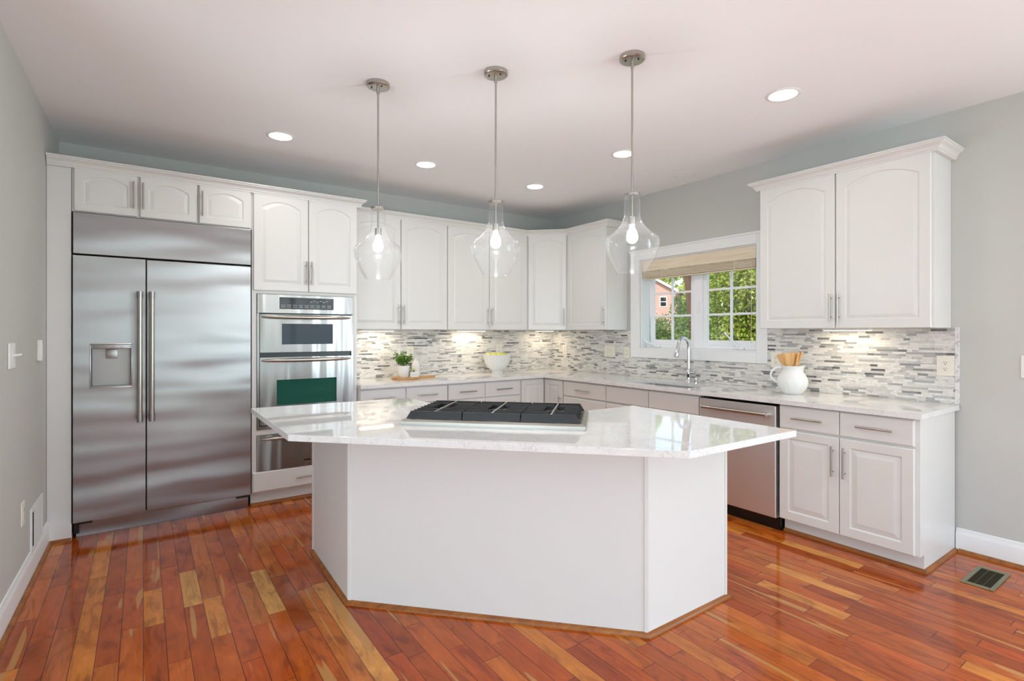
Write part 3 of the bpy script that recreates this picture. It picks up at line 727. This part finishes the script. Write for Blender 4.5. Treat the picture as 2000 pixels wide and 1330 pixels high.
for o in isl.children:
    if o.name.startswith('shoe'):   # keep the quarter round on the outside whichever way the outline runs
        me = o.data; xs_ = [v.co.x for v in me.vertices]
        if min(xs_) > L_[1][0]-.001:
            bpy.data.objects.remove(o)
            MB().sweep([L_[0], L_[1], L_[2], L_[3], L_[4]], SH).build('shoe_molding', 'shoe', isl, 40)
            break
tp = [(.530, 3.475), (.527, 2.482), (1.712, 1.246), (2.482, 1.228), (2.495, 2.235), (2.10, 2.235), (1.51, 2.86), (1.51, 3.40)]
tag(MB().prism(tp, .8845, .914, .0015).build('island_countertop', 'quartz'), 'glossy white quartz countertop with angled corners on the island', 'countertop')

# cooktop
ckt = thing('cooktop', 'stainless steel gas cooktop with black cast iron grates on the island', 'cooktop', (1.036, 2.426, .9143), math.radians(-45.2))
CW, CD = .905, .46
q = MB()
def rect(i, z): return [(i, i, z), (CW-i, i, z), (CW-i, CD-i, z), (i, CD-i, z)]
q.loops([rect(.004, 0), rect(.004, .004), rect(0, .005), rect(0, .017), rect(.012, .027), rect(.030, .024), rect(.036, .012)]).build('tray', 'cook_steel', ckt)
bpos = [(.165, .33), (.165, .13), (.4525, .23), (.74, .33), (.74, .13)]
for i, (bx, by) in enumerate(bpos):
    r_ = .05 if i != 2 else .062
    bn = MB().lathe([(r_, .012), (r_, .022), (r_*.8, .026), (.008, .026)], (bx, by, 0), 28).build('burner', 'alu', ckt, 35)
    MB().lathe([(r_*.78, .0262), (r_*.8, .031), (r_*.7, .034), (.006, .035)], (bx, by, 0), 28).build('burner_cap', 'iron', bn, 35)
GZ0, GZ1 = .029, .066
gw = (CW-.04)/3
def bar(b, xa, xb, y, w_=.0078, z0=GZ0+.018, z1=GZ1, sa=0., sb=0.):
    # bar with sloping ends
    b.loops([[(xa-sa, y-w_, z0), (xa-sa, y+w_, z0), (xa, y+w_*.7, z1), (xa, y-w_*.7, z1)], [(xb+sb, y-w_, z0), (xb+sb, y+w_, z0), (xb, y+w_*.7, z1), (xb, y-w_*.7, z1)]])
for g in range(3):
    xo = .020+g*gw; q = MB(); x0, x1 = xo+.003, xo+gw-.003
    sl = .022 if g == 0 else 0.; sr = .022 if g == 2 else 0.
    # front and rear aprons reach down to the tray
    for y_, sgn in ((.028, 1), (CD-.028, -1)):
        q.loops([[(x0, y_-.012*sgn, GZ0), (x0, y_+.004*sgn, GZ0), (x0+sl, y_+.010*sgn, GZ1), (x0+sl, y_-.004*sgn, GZ1)],
                 [(x1, y_-.012*sgn, GZ0), (x1, y_+.004*sgn, GZ0), (x1-sr, y_+.010*sgn, GZ1), (x1-sr, y_-.004*sgn, GZ1)]])
    ys = [.028+(CD-.056)*k/8 for k in range(1, 8)]
    m_ = (x0+x1)/2
    for k, y_ in enumerate(ys):
        g_ = .050 if k in (2, 3, 4) else .013
        bar(q, x0+sl, m_-g_, y_, z0=GZ0+.014, sa=sl*.8); bar(q, m_+g_, x1-sr, y_, z0=GZ0+.014, sb=sr*.8)
    for xx in (x0+sl+.006, x1-sr-.006):
        if (g == 0 and xx < m_) or (g == 2 and xx > m_): xx += .0
        q.box(xx-.005, .03, GZ0+.010, xx+.005, CD-.03, GZ1-.010)
    m_ = (x0+x1)/2
    grt = q.build('grate', 'iron', ckt, 30)
    MB().box(m_-.005, .03, GZ1-.022, m_+.005, CD-.03, GZ1+.0005, .002).build('center_bar', 'alu', grt, 30)

# ------------------------------------------------------------------ pendants, recessed lights, speaker
def pendant():
    p = thing('pendant_light', 'x', 'pendant light', (0, 0, ZC), 0, 'pendant lights over the island')
    z = lambda h: h-ZC
    MB().lathe([(.064, -.0005), (.064, -.018), (.060, -.022), (.052, -.024), (.012, -.025)], (0, 0, 0), 36).build('canopy', 'nickel', p, 35)
    for a in (-.2, 2.0): MB().lathe([(.004, -.0245), (.004, -.030), (.001, -.031)], (-.036*math.sin(a), -.036*math.cos(a), 0), 10).build('screw', 'dark', p)
    q = MB(); q.tube([(0, 0, -.024), (0, 0, -.06)], .0085, 12).tube([(0, 0, -.055), (0, 0, z(1.95))], .0052, 12); q.build('rod', 'nickel', p, 40)
    MB().lathe([(.040, z(2.060)), (.040, z(2.072)), (.034, z(2.076)), (.006, z(2.078))], (0, 0, 0), 30).build('cap', 'nickel', p, 35)
    MB().lathe([(.006, z(1.957)), (.018, z(1.953)), (.019, z(1.915)), (.014, z(1.912))], (0, 0, 0), 24).build('socket', 'nickel', p, 35)
    pr = [(.0395, 2.060), (.0405, 2.02), (.0405, 1.975), (.042, 1.955), (.048, 1.935), (.060, 1.912), (.078, 1.890), (.100, 1.870), (.120, 1.856), (.131, 1.846), (.1345, 1.834), (.134, 1.818),
          (.129, 1.79), (.120, 1.764), (.108, 1.738), (.094, 1.711), (.080, 1.688), (.073, 1.676), (.070, 1.670), (.066, 1.672)]
    MB().lathe([(r, z(h)) for r, h in pr], (0, 0, 0), 64, False, False).build('glass_shade', 'seeded', p, 60)
    MB().lathe([(.010, z(1.912)), (.013, z(1.90)), (.024, z(1.878)), (.029, z(1.857)), (.027, z(1.838)), (.016, z(1.824)), (.003, z(1.820))], (0, 0, 0), 24).build('bulb', 'bulb', p, 60)
    return p
pp = pendant()
for i, (x, y, lb) in enumerate(((1.080, 2.841, 'clear seeded glass pendant light in front of the wall cabinets beside the oven tower'), (1.548, 2.349, 'clear seeded glass pendant light in the middle of the three over the cooktop'),
                                (2.028, 1.820, 'clear seeded glass pendant light nearest the window and sink'))):
    o = pp if i == 0 else copy_tree(pp)
    o.location = (x, y, ZC); o['label'] = lb
    lamp('POINT', 'bulb_light', (x, y, 1.858), 3.6, (.95, .975, 1), shadow_soft_size=.014)
def can():
    c = thing('recessed_light', 'x', 'ceiling light', (0, 0, ZC), 0, 'recessed ceiling lights')
    MB().lathe([(.094, -.0005), (.094, -.003), (.088, -.006), (.078, -.006), (.074, -.003)], (0, 0, 0), 40, True, True).build('trim_ring', 'trim', c, 35)
    MB().lathe([(.0735, -.0032), (.072, -.0062), (.004, -.0070)], (0, 0, 0), 36).build('lens', 'lamp', c, 35)
    return c
c0_ = can()
cans = ((.80, 4.0, 'recessed ceiling light nearest the refrigerator'), (1.925, 3.976, 'recessed ceiling light in front of the oven tower, between two pendant rods'), (3.069, 3.973, 'small recessed ceiling light nearest the far corner'),
        (3.073, 2.849, 'recessed ceiling light behind the rod of the right pendant'), (3.080, 1.600, 'recessed ceiling light closest to the camera, on the right'))
for i, (x, y, lb) in enumerate(cans):
    o = c0_ if i == 0 else copy_tree(c0_)
    o.location = (x, y, ZC); o['label'] = lb
    lamp('AREA', 'can_light', (x, y, ZC-.012), 2.2, (1, .96, .90), (0, 0, -1), shape='DISK', size=.13, spread=math.radians(150))
sp = thing('ceiling_speaker', 'round white ceiling speaker near the window', 'speaker', (3.92, 2.913, ZC))
MB().lathe([(.095, -.0005), (.095, -.004), (.088, -.006), (.078, -.006), (.076, -.003)], (0, 0, 0), 40).build('ring', 'trim', sp, 35)
MB().lathe([(.0755, -.0032), (.074, -.0045), (.004, -.0052)], (0, 0, 0), 36).build('grille', 'ceiling', sp, 35)

# under-cabinet lights
def ucl(label, x, y, rz, ln=.34, e=.75):
    c = thing('under_cabinet_light', label, 'light', (x, y, UB-.0005), rz, 'under-cabinet lights')
    MB().box(-ln/2, -.035, -.014, ln/2, .035, 0, .003).build('housing', 'plastic', c)
    MB().box(-ln/2+.008, -.028, -.017, ln/2-.008, .028, -.0142).build('diffuser', 'strip', c)
    lamp('AREA', 'under_cabinet_glow', (x, y, UB-.020), e, (1, .83, .62), (0, 0, -1), shape='RECTANGLE', size=(ln if rz == 0 else .05), size_y=(.05 if rz == 0 else ln))
ucl('thin light bar under the wall cabinet beside the oven tower', 1.86, 4.93, 0)
ucl('thin light bar under the wall cabinet over the fruit bowl', 2.93, 4.93, 0)
ucl('thin light bar under the corner wall cabinet', 3.93, 4.90, 0, .24, .6)
ucl('thin light bar under the wall cabinet right of the window', 4.06, 1.66, R90, .30, .55)

# ------------------------------------------------------------------ outlets and switches
def plate(label, cat, name, loc, rz, w_=.07, h_=.115, kind='outlet', mat='ivory', n=1, group=None):
    c = thing(name, label, cat, loc, rz, group)
    MB().box(-w_/2, -.006, -h_/2, w_/2, 0, h_/2, .002).build('plate', mat, c)
    for k in range(n):
        ox_ = (k-(n-1)/2)*.046
        if kind == 'outlet':
            MB().box(ox_-.017, -.0085, -.034, ox_+.017, -.0062, .034, .001).build('receptacle', mat, c)
            q = MB()
            for s in (-1, 1):
                z_ = s*.019
                q.box(ox_-.0075, -.0090, z_-.001, ox_-.0055, -.0087, z_+.007).box(ox_+.0055, -.0090, z_-.001, ox_+.0075, -.0087, z_+.006).lathe([(.0025, 0), (.0025, .0003)], (0, 0, 0), 8)
            q2 = MB()
            for s in (-1, 1):
                z_ = s*.019
                q2.box(ox_-.0078, -.0091, z_-.001, ox_-.0052, -.0087, z_+.007).box(ox_+.0052, -.0091, z_-.001, ox_+.0078, -.0087, z_+.006).box(ox_-.0028, -.0091, z_-.011, ox_+.0028, -.0087, z_-.006)
            q.b.free(); q2.build('slots', 'dark', c)
        else:
            MB().box(ox_-.016, -.0085, -.033, ox_+.016, -.0062, .033, .001).build('rocker', mat, c)
            MB().box(ox_-.013, -.0105, -.002, ox_+.013, -.0087, .028, .001).build('paddle', mat, c)
    return c
yb = 5.0470; xr = 4.1720
plate('ivory outlet behind the potted herb on the back wall', 'outlet', 'wall_outlet', (2.262, yb, 1.167), 0, .075, .125)
plate('ivory outlet above the fruit bowl on the back wall', 'outlet', 'wall_outlet', (3.370, yb, 1.176), 0, .085, .118)
plate('ivory outlet nearest the far corner on the right wall', 'outlet', 'wall_outlet', (xr, 4.805, 1.163), R90, .075, .118)
plate('wide ivory three-gang switch between the corner and the window', 'switch', 'light_switch', (xr, 4.062, 1.165), R90, .16, .118, 'switch', n=3)
plate('ivory outlet directly left of the window casing', 'outlet', 'wall_outlet', (xr, 3.813, 1.159), R90, .075, .118)
plate('ivory outlet behind the white pitcher', 'outlet', 'wall_outlet', (xr, 2.222, 1.150), R90, .085, .125)
plate('oversized ivory outlet plate at the right end of the backsplash', 'outlet', 'wall_outlet', (xr, 1.133, 1.157), R90, .09, .126)
plate('white switch plate on the bare gray wall at the right edge', 'switch', 'light_switch', (XW-.0005, .745, 1.170), R90, .08, .13, 'switch', 'plastic')
la = PI/2+math.atan(.0115)*-1
sw = thing('light_switch', 'white light switch with toggle on the left wall', 'switch', (LW(3.45)+.0005, 3.45, 1.256), la)
MB().box(-.058, -.010, -.062, .058, 0, .062, .003).build('plate', 'plastic', sw)
MB().box(-.03, -.0125, -.033, .03, -.0102, .033, .001).build('rocker', 'plastic', sw)
MB().tube([(0, -.010, 0), (.004, -.03, .004), (.006, -.042, .006)], [.007, .006, .005], 10).build('toggle', 'plastic', sw, 40)
se = thing('wall_sensor', 'small white vertical control box on the left wall near the cabinets', 'sensor', (LW(4.18)+.0005, 4.18, 1.262), la)
MB().box(-.022, -.022, -.062, .022, 0, .062, .004).build('housing', 'plastic', se)
for zz in (-.05, .05): MB().box(.008, -.0226, zz-.004, .016, -.0221, zz+.004).build('screw', 'gray_text', se)
plate('ivory outlet low on the left wall beside the return grille', 'outlet', 'wall_outlet', (LW(3.73)+.0005, 3.73, .418), la, .075, .125, mat='ivory')
rg = thing('wall_register', 'white return air register low on the left wall', 'register', (LW(4.125)+.0005, 4.125, .245), la)
q = MB(); w2, h2 = .185, .135
q.box(-w2, -.008, -h2, w2, 0, -h2+.03, .002).box(-w2, -.008, h2-.03, w2, 0, h2, .002).box(-w2, -.008, -h2+.03, -w2+.03, 0, h2-.03, .002).box(w2-.03, -.008, -h2+.03, w2, 0, h2-.03, .002)
q.build('frame', 'plastic', rg)
MB().box(-w2+.03, -.0015, -h2+.03, w2-.03, -.0005, h2-.03).build('duct', 'dark', rg)
q = MB()
for k in range(12):
    x_ = -w2+.105+k*.019
    q.box(x_-.0015, -.007, -h2+.03, x_+.012, -.003, h2-.03)
q.build('louvers', 'plastic', rg)
vt = thing('floor_vent', 'brass-gray metal floor vent near the right wall baseboard', 'vent', (3.832, .862, .0005))
q = MB(); q.box(-.168, -.070, 0, .168, -.050, .006, .002).box(-.168, .050, 0, .168, .070, .006, .002).box(-.168, -.05, 0, -.138, .05, .006, .002).box(.138, -.05, 0, .168, .05, .006, .002)
q.build('frame', 'brass', vt)
MB().box(-.138, -.05, 0, .138, .05, .0015).build('duct', 'dark', vt)
q = MB()
for k in range(23): q.box(-.134+k*.012, -.05, .0016, -.1315+k*.012, .05, .0045)
for k in (-.017, .017): q.box(-.138, k-.0015, .0017, .138, k+.0015, .005)
q.build('slats', simple('vent_dark', (92, 84, 60), .4, .8), vt)

# ------------------------------------------------------------------ things on the back counter
ZT = .9142
cb = thing('cutting_board', 'round acacia wood serving board with a handle under the potted herb', 'board', (2.10, 4.80, ZT), math.radians(2))
q = MB(); pts = []
for k in range(33):
    a = math.radians(14)+(2*PI-math.radians(28))*k/32; pts.append((.132*math.cos(a), .132*math.sin(a)))
pts += [(.17, -.022), (.30, -.020), (.325, -.014), (.332, 0), (.325, .014), (.30, .020), (.17, .022)]
q.prism(pts, 0, .020, .004).build('board', 'board_wood', cb, 40)
ZB = ZT+.0203
pt = thing('potted_herb', 'leafy green herb plant in a white pot on the round wooden board', 'plant', (2.075, 4.79, ZB))
MB().lathe([(.046, 0), (.049, .004), (.062, .100), (.064, .112), (.060, .113), (.057, .098), (.004, .096)], (0, 0, 0), 36).build('pot', 'ceramic', pt, 35)
MB().lathe([(.0555, .0975), (.052, .101), (.004, .103)], (0, 0, 0), 24).build('soil', 'soil', pt, 35)
random.seed(11)
def leaf_cloud(n, fn, size, seed=1, flat=.5, droop=0.):
    rnd = random.Random(seed); vs = []; fs = []
    for i in range(n):
        p = fn(rnd); s_ = size*(.6+.8*rnd.random())
        nrm = Vector((rnd.gauss(0, 1), rnd.gauss(0, 1), rnd.gauss(0, 1)+flat)).normalized(); t1 = nrm.orthogonal().normalized()
        t1 = Matrix.Rotation(rnd.random()*2*PI, 3, nrm) @ t1; t2 = nrm.cross(t1)
        b0 = len(vs)
        vs += [tuple(p-t1*s_*.5), tuple(p+t2*s_*.28+nrm*s_*.06), tuple(p+t1*s_*.5), tuple(p-t2*s_*.28+nrm*s_*.06)]
        fs += [(b0, b0+1, b0+2), (b0, b0+2, b0+3)]
    return vs, fs
def raw(name, vs, fs, mat, parent=None, loc=None):
    me = bpy.data.meshes.new(name); me.from_pydata(vs, [], fs); me.materials.append(M[mat]); o = bpy.data.objects.new(name, me); COL.objects.link(o)
    if parent is not None: o.parent = parent
    if loc is not None: o.location = loc
    return o
stems = []; q = MB()
for k in range(26):
    a = random.random()*2*PI; r_ = random.random()**.6; ln = .10+.07*random.random()
    tip = Vector((.10*r_*math.cos(a)-.012, .075*r_*math.sin(a), .11+ln*(1-.45*r_)))
    if k == 0: tip = Vector((-.105, -.03, .25))
    if k == 1: tip = Vector((-.085, -.05, .235))
    if k == 2: tip = Vector((.075, -.05, .20))
    if k == 3: tip = Vector((.09, -.04, .06))
    root = Vector((.02*math.cos(a), .02*math.sin(a), .10)); mid = (root+tip)/2+Vector((0, 0, .015)); stems.append((root, mid, tip))
    q.tube([root, mid, tip], .0012, 5)
q.build('stem', 'stem', pt)
def herb(rnd):
    s_ = rnd.choice(stems); u = .25+.8*rnd.random(); p = s_[0].lerp(s_[1], u*2) if u < .5 else s_[1].lerp(s_[2], min(1, u*2-1))
    return p+Vector((rnd.gauss(0, .009), rnd.gauss(0, .009), rnd.gauss(0, .009)))
fo = raw('foliage', *leaf_cloud(900, herb, .019, 5, .8), 'leaf_herb', pt); fo['kind'] = 'stuff'
hb = thing('ceramic_bottle', 'white ceramic bottle with sloped shoulders behind the small white card', 'bottle', (2.272, 4.932, ZT), 0)
MB().lathe([(.038, 0), (.041, .004), (.041, .115), (.038, .135), (.028, .158), (.016, .180), (.012, .198), (.015, .206), (.012, .210), (.004, .210)], (0, 0, 0), 32).build('body', 'ceramic', hb, 40)
cb_c = thing('name_card', 'small white block card with faint print standing on the wooden board', 'card', (2.165, 4.735, ZB), math.radians(8))
MB().box(-.042, -.010, 0, .042, .010, .050, .002).build('card', 'plastic', cb_c)
q = MB()
for r_ in range(2):
    for k in range(6): q.box(-.028+k*.0098, -.0104, .018+r_*.012, -.022+k*.0098, -.0101, .024+r_*.012)
q.build('print', 'lightgray_text', cb_c)
# the bottle stands just behind the board
bw = thing('fruit_bowl', 'white footed fluted bowl of lemons on the back counter', 'bowl', (3.20, 4.83, ZT))
MB().lathe([(.068, 0), (.070, .006), (.060, .014), (.056, .034), (.074, .046), (.108, .075), (.134, .125), (.150, .190), (.157, .214), (.152, .212), (.145, .190), (.128, .127), (.100, .080), (.062, .054), (.004, .052)],
           (0, 0, 0), 96, True, True, 24, .022).build('bowl', 'ceramic', bw, 50)
def lemon():
    o = MB().lathe([(.004, -.040), (.008, -.036), (.020, -.028), (.028, -.012), (.029, .004), (.024, .020), (.013, .031), (.007, .037), (.003, .040)], (0, 0, 0), 24).build('lemon', 'lemon', None, 60)
    return o
lm = lemon()
lps = [(-.070, -.055, .185, 'left'), (.0, -.085, .183, 'm'), (.066, -.058, .188, 'r'), (-.02, .03, .190, 'b'), (.060, .055, .188, 'c'), (-.085, .045, .186, 'd')]
lbl = ['yellow lemon at the left front of the white bowl', 'yellow lemon at the front center of the white bowl', 'yellow lemon at the right front of the white bowl',
       'yellow lemon in the middle of the bowl, behind the front ones', 'yellow lemon at the back right of the white bowl', 'yellow lemon at the back left of the white bowl']
for i, (x, y, z_, _) in enumerate(lps):
    o = lm if i == 0 else lm.copy()
    if i: COL.objects.link(o)
    o.location = (3.20+x, 4.83+y, ZT+z_+.014); o.rotation_euler = (1.2+.3*i, .4*i, .9*i); tag(o, lbl[i], 'lemon', 'lemons in the white bowl')

# pitcher with wooden utensils on the right counter
pr_ang = math.atan2(.449, .894)-PI/2           # local +x runs to the right as the camera sees it
PX, PY = 3.940, 1.978
pi_ = thing('pitcher', 'white ribbed ceramic pitcher holding wooden utensils on the right counter', 'pitcher', (PX, PY, ZT), pr_ang)
prof = [(.062, 0), (.066, .004), (.085, .030), (.100, .062), (.105, .092), (.099, .122), (.083, .148), (.071, .166), (.068, .182), (.073, .200), (.079, .210), (.075, .210), (.067, .196), (.062, .180), (.066, .165), (.078, .146), (.094, .12), (.098, .092), (.092, .06), (.076, .03), (.004, .012)]
q = MB(); n_ = 96; LL = []
for r_, z_ in prof:
    row = []
    for k in range(n_):
        a = 2*PI*k/n_; rr_ = r_*(1+(.008*math.cos(32*a) if z_ < .165 else 0)); s_ = max(0, (z_-.165)/.045); rr_ += .012*s_*max(0, math.cos(a))**6
        row.append((rr_*math.cos(a), rr_*math.sin(a), z_+.006*s_*max(0, math.cos(a))**6))
    LL.append(row)
q.loops(LL).build('body', 'ceramic', pi_, 50)
hp = []
for k in range(15):
    u = k/14; x_ = -.066-.066*math.sin(PI*u)**.8-.024*u; hp.append((x_, 0, .196-.118*u+.016*math.sin(PI*min(1, u*2.0))))
MB().tube(hp, [.010-.002*math.sin(PI*k/14) for k in range(15)], 12).build('handle', 'ceramic', pi_, 60)
def utensil(label, x_, y_, tx, ty, kind, rz, ln=.335, cat='utensil'):
    base = Vector((x_, y_, .018)); tip = Vector((tx, ty, ln)); 
    c = thing('wooden_utensil', label, cat, (PX, PY, ZT), pr_ang, 'wooden utensils in the pitcher')
    d_ = (tip-base).normalized(); side = Vector((math.cos(rz), math.sin(rz), 0)); side = (side-d_*side.dot(d_)).normalized(); nn = d_.cross(side)
    L0 = (tip-base).length
    if kind == 'spatula': P = [(0, .006, .005), (.6, .006, .005), (.70, .010, .004), (.80, .026, .003), (.97, .029, .0025), (1., .027, .002)]
    elif kind == 'spoon': P = [(0, .006, .005), (.6, .006, .005), (.68, .012, .005), (.76, .028, .006), (.86, .035, .006), (.94, .028, .005), (.985, .014, .003), (1., .005, .002)]
    elif kind == 'square': P = [(0, .006, .005), (.6, .006, .005), (.66, .012, .004), (.72, .034, .0035), (.96, .038, .003), (1., .036, .002)]
    else: P = [(0, .006, .005), (.62, .007, .005), (.8, .014, .004), (.97, .016, .003), (1., .012, .002)]
    q = MB()
    q.loops([[tuple(base+d_*(L0*u)+side*(w1*math.cos(2*PI*k/16))+nn*(w2*math.sin(2*PI*k/16))) for k in range(16)] for u, w1, w2 in P])
    q.build('utensil', 'spoon_wood', c, 45)
utensil('wooden spatula leaning to the left in the pitcher', .018, .0, -.078, .0, 'spatula', 0, .295)
utensil('wide square wooden turner in the middle of the pitcher', .0, -.012, -.022, -.022, 'square', .05, .300)
utensil('round wooden spoon behind the square turner in the pitcher', -.006, .015, .010, .026, 'spoon', 0, .312)
utensil('slim wooden spatula leaning right in the pitcher', -.020, -.012, .046, -.030, 'flat', .9, .306)
utensil('wooden spatula seen edge-on at the far right of the pitcher', -.026, .006, .066, -.004, 'spatula', 1.35, .312)
utensil('wooden utensil leaning right behind the other two in the pitcher', -.022, .022, .060, .026, 'flat', 1.2, .302)

# ------------------------------------------------------------------ outdoors, seen through the window
struct(MB().box(4.6, -12, -.6, 120, 120, -.5).build('ground', 'grass'))
struct(MB().box(-40, -60, -.6, 4.6, YN-.2, -.5).build('ground', 'grass'))
yaw = YAW
def at(px, dep, z=0.):
    u = (px-1000)/1022.22
    return Vector(((math.sin(yaw)+u*math.cos(yaw))*dep, (math.cos(yaw)-u*math.sin(yaw))*dep, z))
# brick house
hp_ = at(1268, 62); ang = math.atan2(hp_.y, hp_.x)-PI/2-.12
hs = thing('brick_house', 'red brick house with a gabled roof and white rake trim beyond the garden', 'house', (hp_.x, hp_.y, -.5), ang)
hw_ = 3.05; ev = 6.9; pk = 8.7
MB().add([(-hw_, 0, 0), (hw_, 0, 0), (hw_, 0, ev), (0, 0, pk), (-hw_, 0, ev), (-hw_, 10, 0), (hw_, 10, 0), (hw_, 10, ev), (0, 10, pk), (-hw_, 10, ev)],
         [(0, 1, 2, 3, 4), (5, 9, 8, 7, 6), (0, 5, 6, 1), (1, 6, 7, 2), (0, 4, 9, 5), (2, 7, 8, 3), (4, 3, 8, 9)]).build('wall', 'brick', hs)
sl_ = (pk-ev)/hw_
def roof_side(s):
    e = hw_+.35; z_e = pk-sl_*e
    return MB().add([(0, -.35, pk+.02), (s*e, -.35, z_e+.02), (s*e, 10.3, z_e+.02), (0, 10.3, pk+.02), (0, -.35, pk+.16), (s*e, -.35, z_e+.16), (s*e, 10.3, z_e+.16), (0, 10.3, pk+.16)],
                    [(0, 3, 2, 1), (4, 5, 6, 7), (0, 1, 5, 4), (1, 2, 6, 5), (2, 3, 7, 6), (3, 0, 4, 7)])
for s in (-1, 1):
    roof_side(s).build('roof', 'roof', hs)
    e = hw_+.35; z_e = pk-sl_*e
    MB().add([(0, -.40, pk-.22), (s*e, -.40, z_e-.22), (s*e, -.40, z_e+.10), (0, -.40, pk+.10), (0, -.352, pk-.22), (s*e, -.352, z_e-.22), (s*e, -.352, z_e+.10), (0, -.352, pk+.10)],
             [(0, 1, 2, 3), (4, 7, 6, 5), (0, 4, 5, 1), (1, 5, 6, 2), (2, 6, 7, 3), (3, 7, 4, 0)]).build('rake_board', 'trim', hs)
wq = MB(); wx, wz = 1.62, 5.5
wq.box(wx-.42, -.05, wz-.62, wx+.42, -.002, wz+.62); wf_ = wq.build('window', 'trim', hs)
q = MB(); q.box(wx-.32, -.058, wz+.04, wx+.32, -.052, wz+.52).box(wx-.32, -.058, wz-.52, wx+.32, -.052, wz-.04); q.build('pane', 'glassblack', wf_)
# trees and shrubs
def shrub(name, label, cat, loc, rad, n, size, mat, seed, trunk=None, group='trees and shrubs in the garden', hollow=.75, nl=26):
    c = thing(name, label, cat, loc, 0, group)
    cl = random.Random(seed); lumps = [(Vector((cl.gauss(0, .42)*rad[0], cl.gauss(0, .42)*rad[1], (cl.random()*1.5-.75)*rad[2]*.8)), .32+.3*cl.random()) for _ in range(nl)]
    cz = rad[2] if trunk is None else trunk+rad[2]*.7
    def f(r):
        lc, s_ = r.choice(lumps); v = Vector((r.gauss(0, 1), r.gauss(0, 1), r.gauss(0, 1))).normalized()*(hollow+(1-hollow)*r.random())*s_
        return Vector((lc.x+v.x*rad[0], lc.y+v.y*rad[1], max(.02, lc.z+v.z*rad[2]+cz)))
    o = raw('foliage', *leaf_cloud(n, f, size, seed), mat, c); o['kind'] = 'stuff'
    q = MB()
    for k in range(5):
        a = k*1.3+seed; q.tube([(0, 0, 0), (.1*rad[0]*math.cos(a), .1*rad[1]*math.sin(a), cz*.5), (.5*rad[0]*math.cos(a), .5*rad[1]*math.sin(a), cz+rad[2]*.2)], [.06*max(rad)*.5, .04*max(rad)*.5, .012*max(rad)], 7)
    q.build('trunk', 'bark', c, 40)
    return c
G = -.5
def sh(px, dep, *a, **k):
    p = at(px, dep); return shrub(a[0], a[1], a[2], (p.x, p.y, G), *a[3:], **k)
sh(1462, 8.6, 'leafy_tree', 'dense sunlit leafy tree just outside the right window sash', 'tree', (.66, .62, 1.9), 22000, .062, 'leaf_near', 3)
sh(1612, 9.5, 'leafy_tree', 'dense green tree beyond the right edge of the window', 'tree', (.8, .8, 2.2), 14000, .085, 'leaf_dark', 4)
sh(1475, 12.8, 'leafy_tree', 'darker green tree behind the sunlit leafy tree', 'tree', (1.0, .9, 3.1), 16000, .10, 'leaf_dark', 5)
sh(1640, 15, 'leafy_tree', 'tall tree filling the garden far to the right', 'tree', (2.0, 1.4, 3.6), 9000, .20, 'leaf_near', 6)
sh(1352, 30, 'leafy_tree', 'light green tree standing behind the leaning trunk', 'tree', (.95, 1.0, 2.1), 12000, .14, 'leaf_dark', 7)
sh(1262, 92, 'leafy_tree', 'pale yellow-green tree crown above the brick house', 'tree', (7, 5, 9.), 20000, .8, 'leaf_far', 8, trunk=4.)
sh(1372, 76, 'leafy_tree', 'bright yellow-green tree crown right of the brick house', 'tree', (4.6, 3, 7.), 16000, .6, 'leaf_far', 9, trunk=3.)
sh(1170, 45, 'leafy_tree', 'broad green tree left of the brick house', 'tree', (2.2, 2, 5.), 7000, .5, 'leaf_dark', 10, trunk=1.)
sh(1292, 14.5, 'garden_hedge', 'low feathery green hedge below the brick house', 'hedge', (1.15, .7, 1.15), 24000, .075, 'leaf_dark', 12, nl=60)
sh(1362, 11.5, 'garden_hedge', 'low dark green hedge beside the leaning trunk', 'hedge', (.6, .5, .95), 16000, .07, 'leaf_dark', 13, nl=50)
sh(1190, 17, 'garden_hedge', 'green hedge at the far left of the garden', 'hedge', (1.2, .9, 1.3), 6000, .14, 'leaf_near', 14)
tk = thing('leaning_tree', 'leaning bare brown tree trunk seen through the left window sash', 'tree', tuple(at(1368, 15, G)), 0, 'trees and shrubs in the garden')
b0 = at(1368, 15, G); tpx = at(1333, 15, 4.4)-b0
MB().tube([(0, 0, 0), tuple(tpx*.5+Vector((0, 0, 0))), tuple(tpx), tuple(tpx*1.5+Vector((.2, .1, .5)))], [.14, .115, .10, .05], 12).build('trunk', 'bark', tk, 60)
MB().tube([tuple(tpx*.55), tuple(tpx*.8+Vector((.5, -.3, .3))), tuple(tpx*.95+Vector((1.2, -.8, .7)))], [.03, .022, .01], 8).build('branch', 'bark', tk, 60)
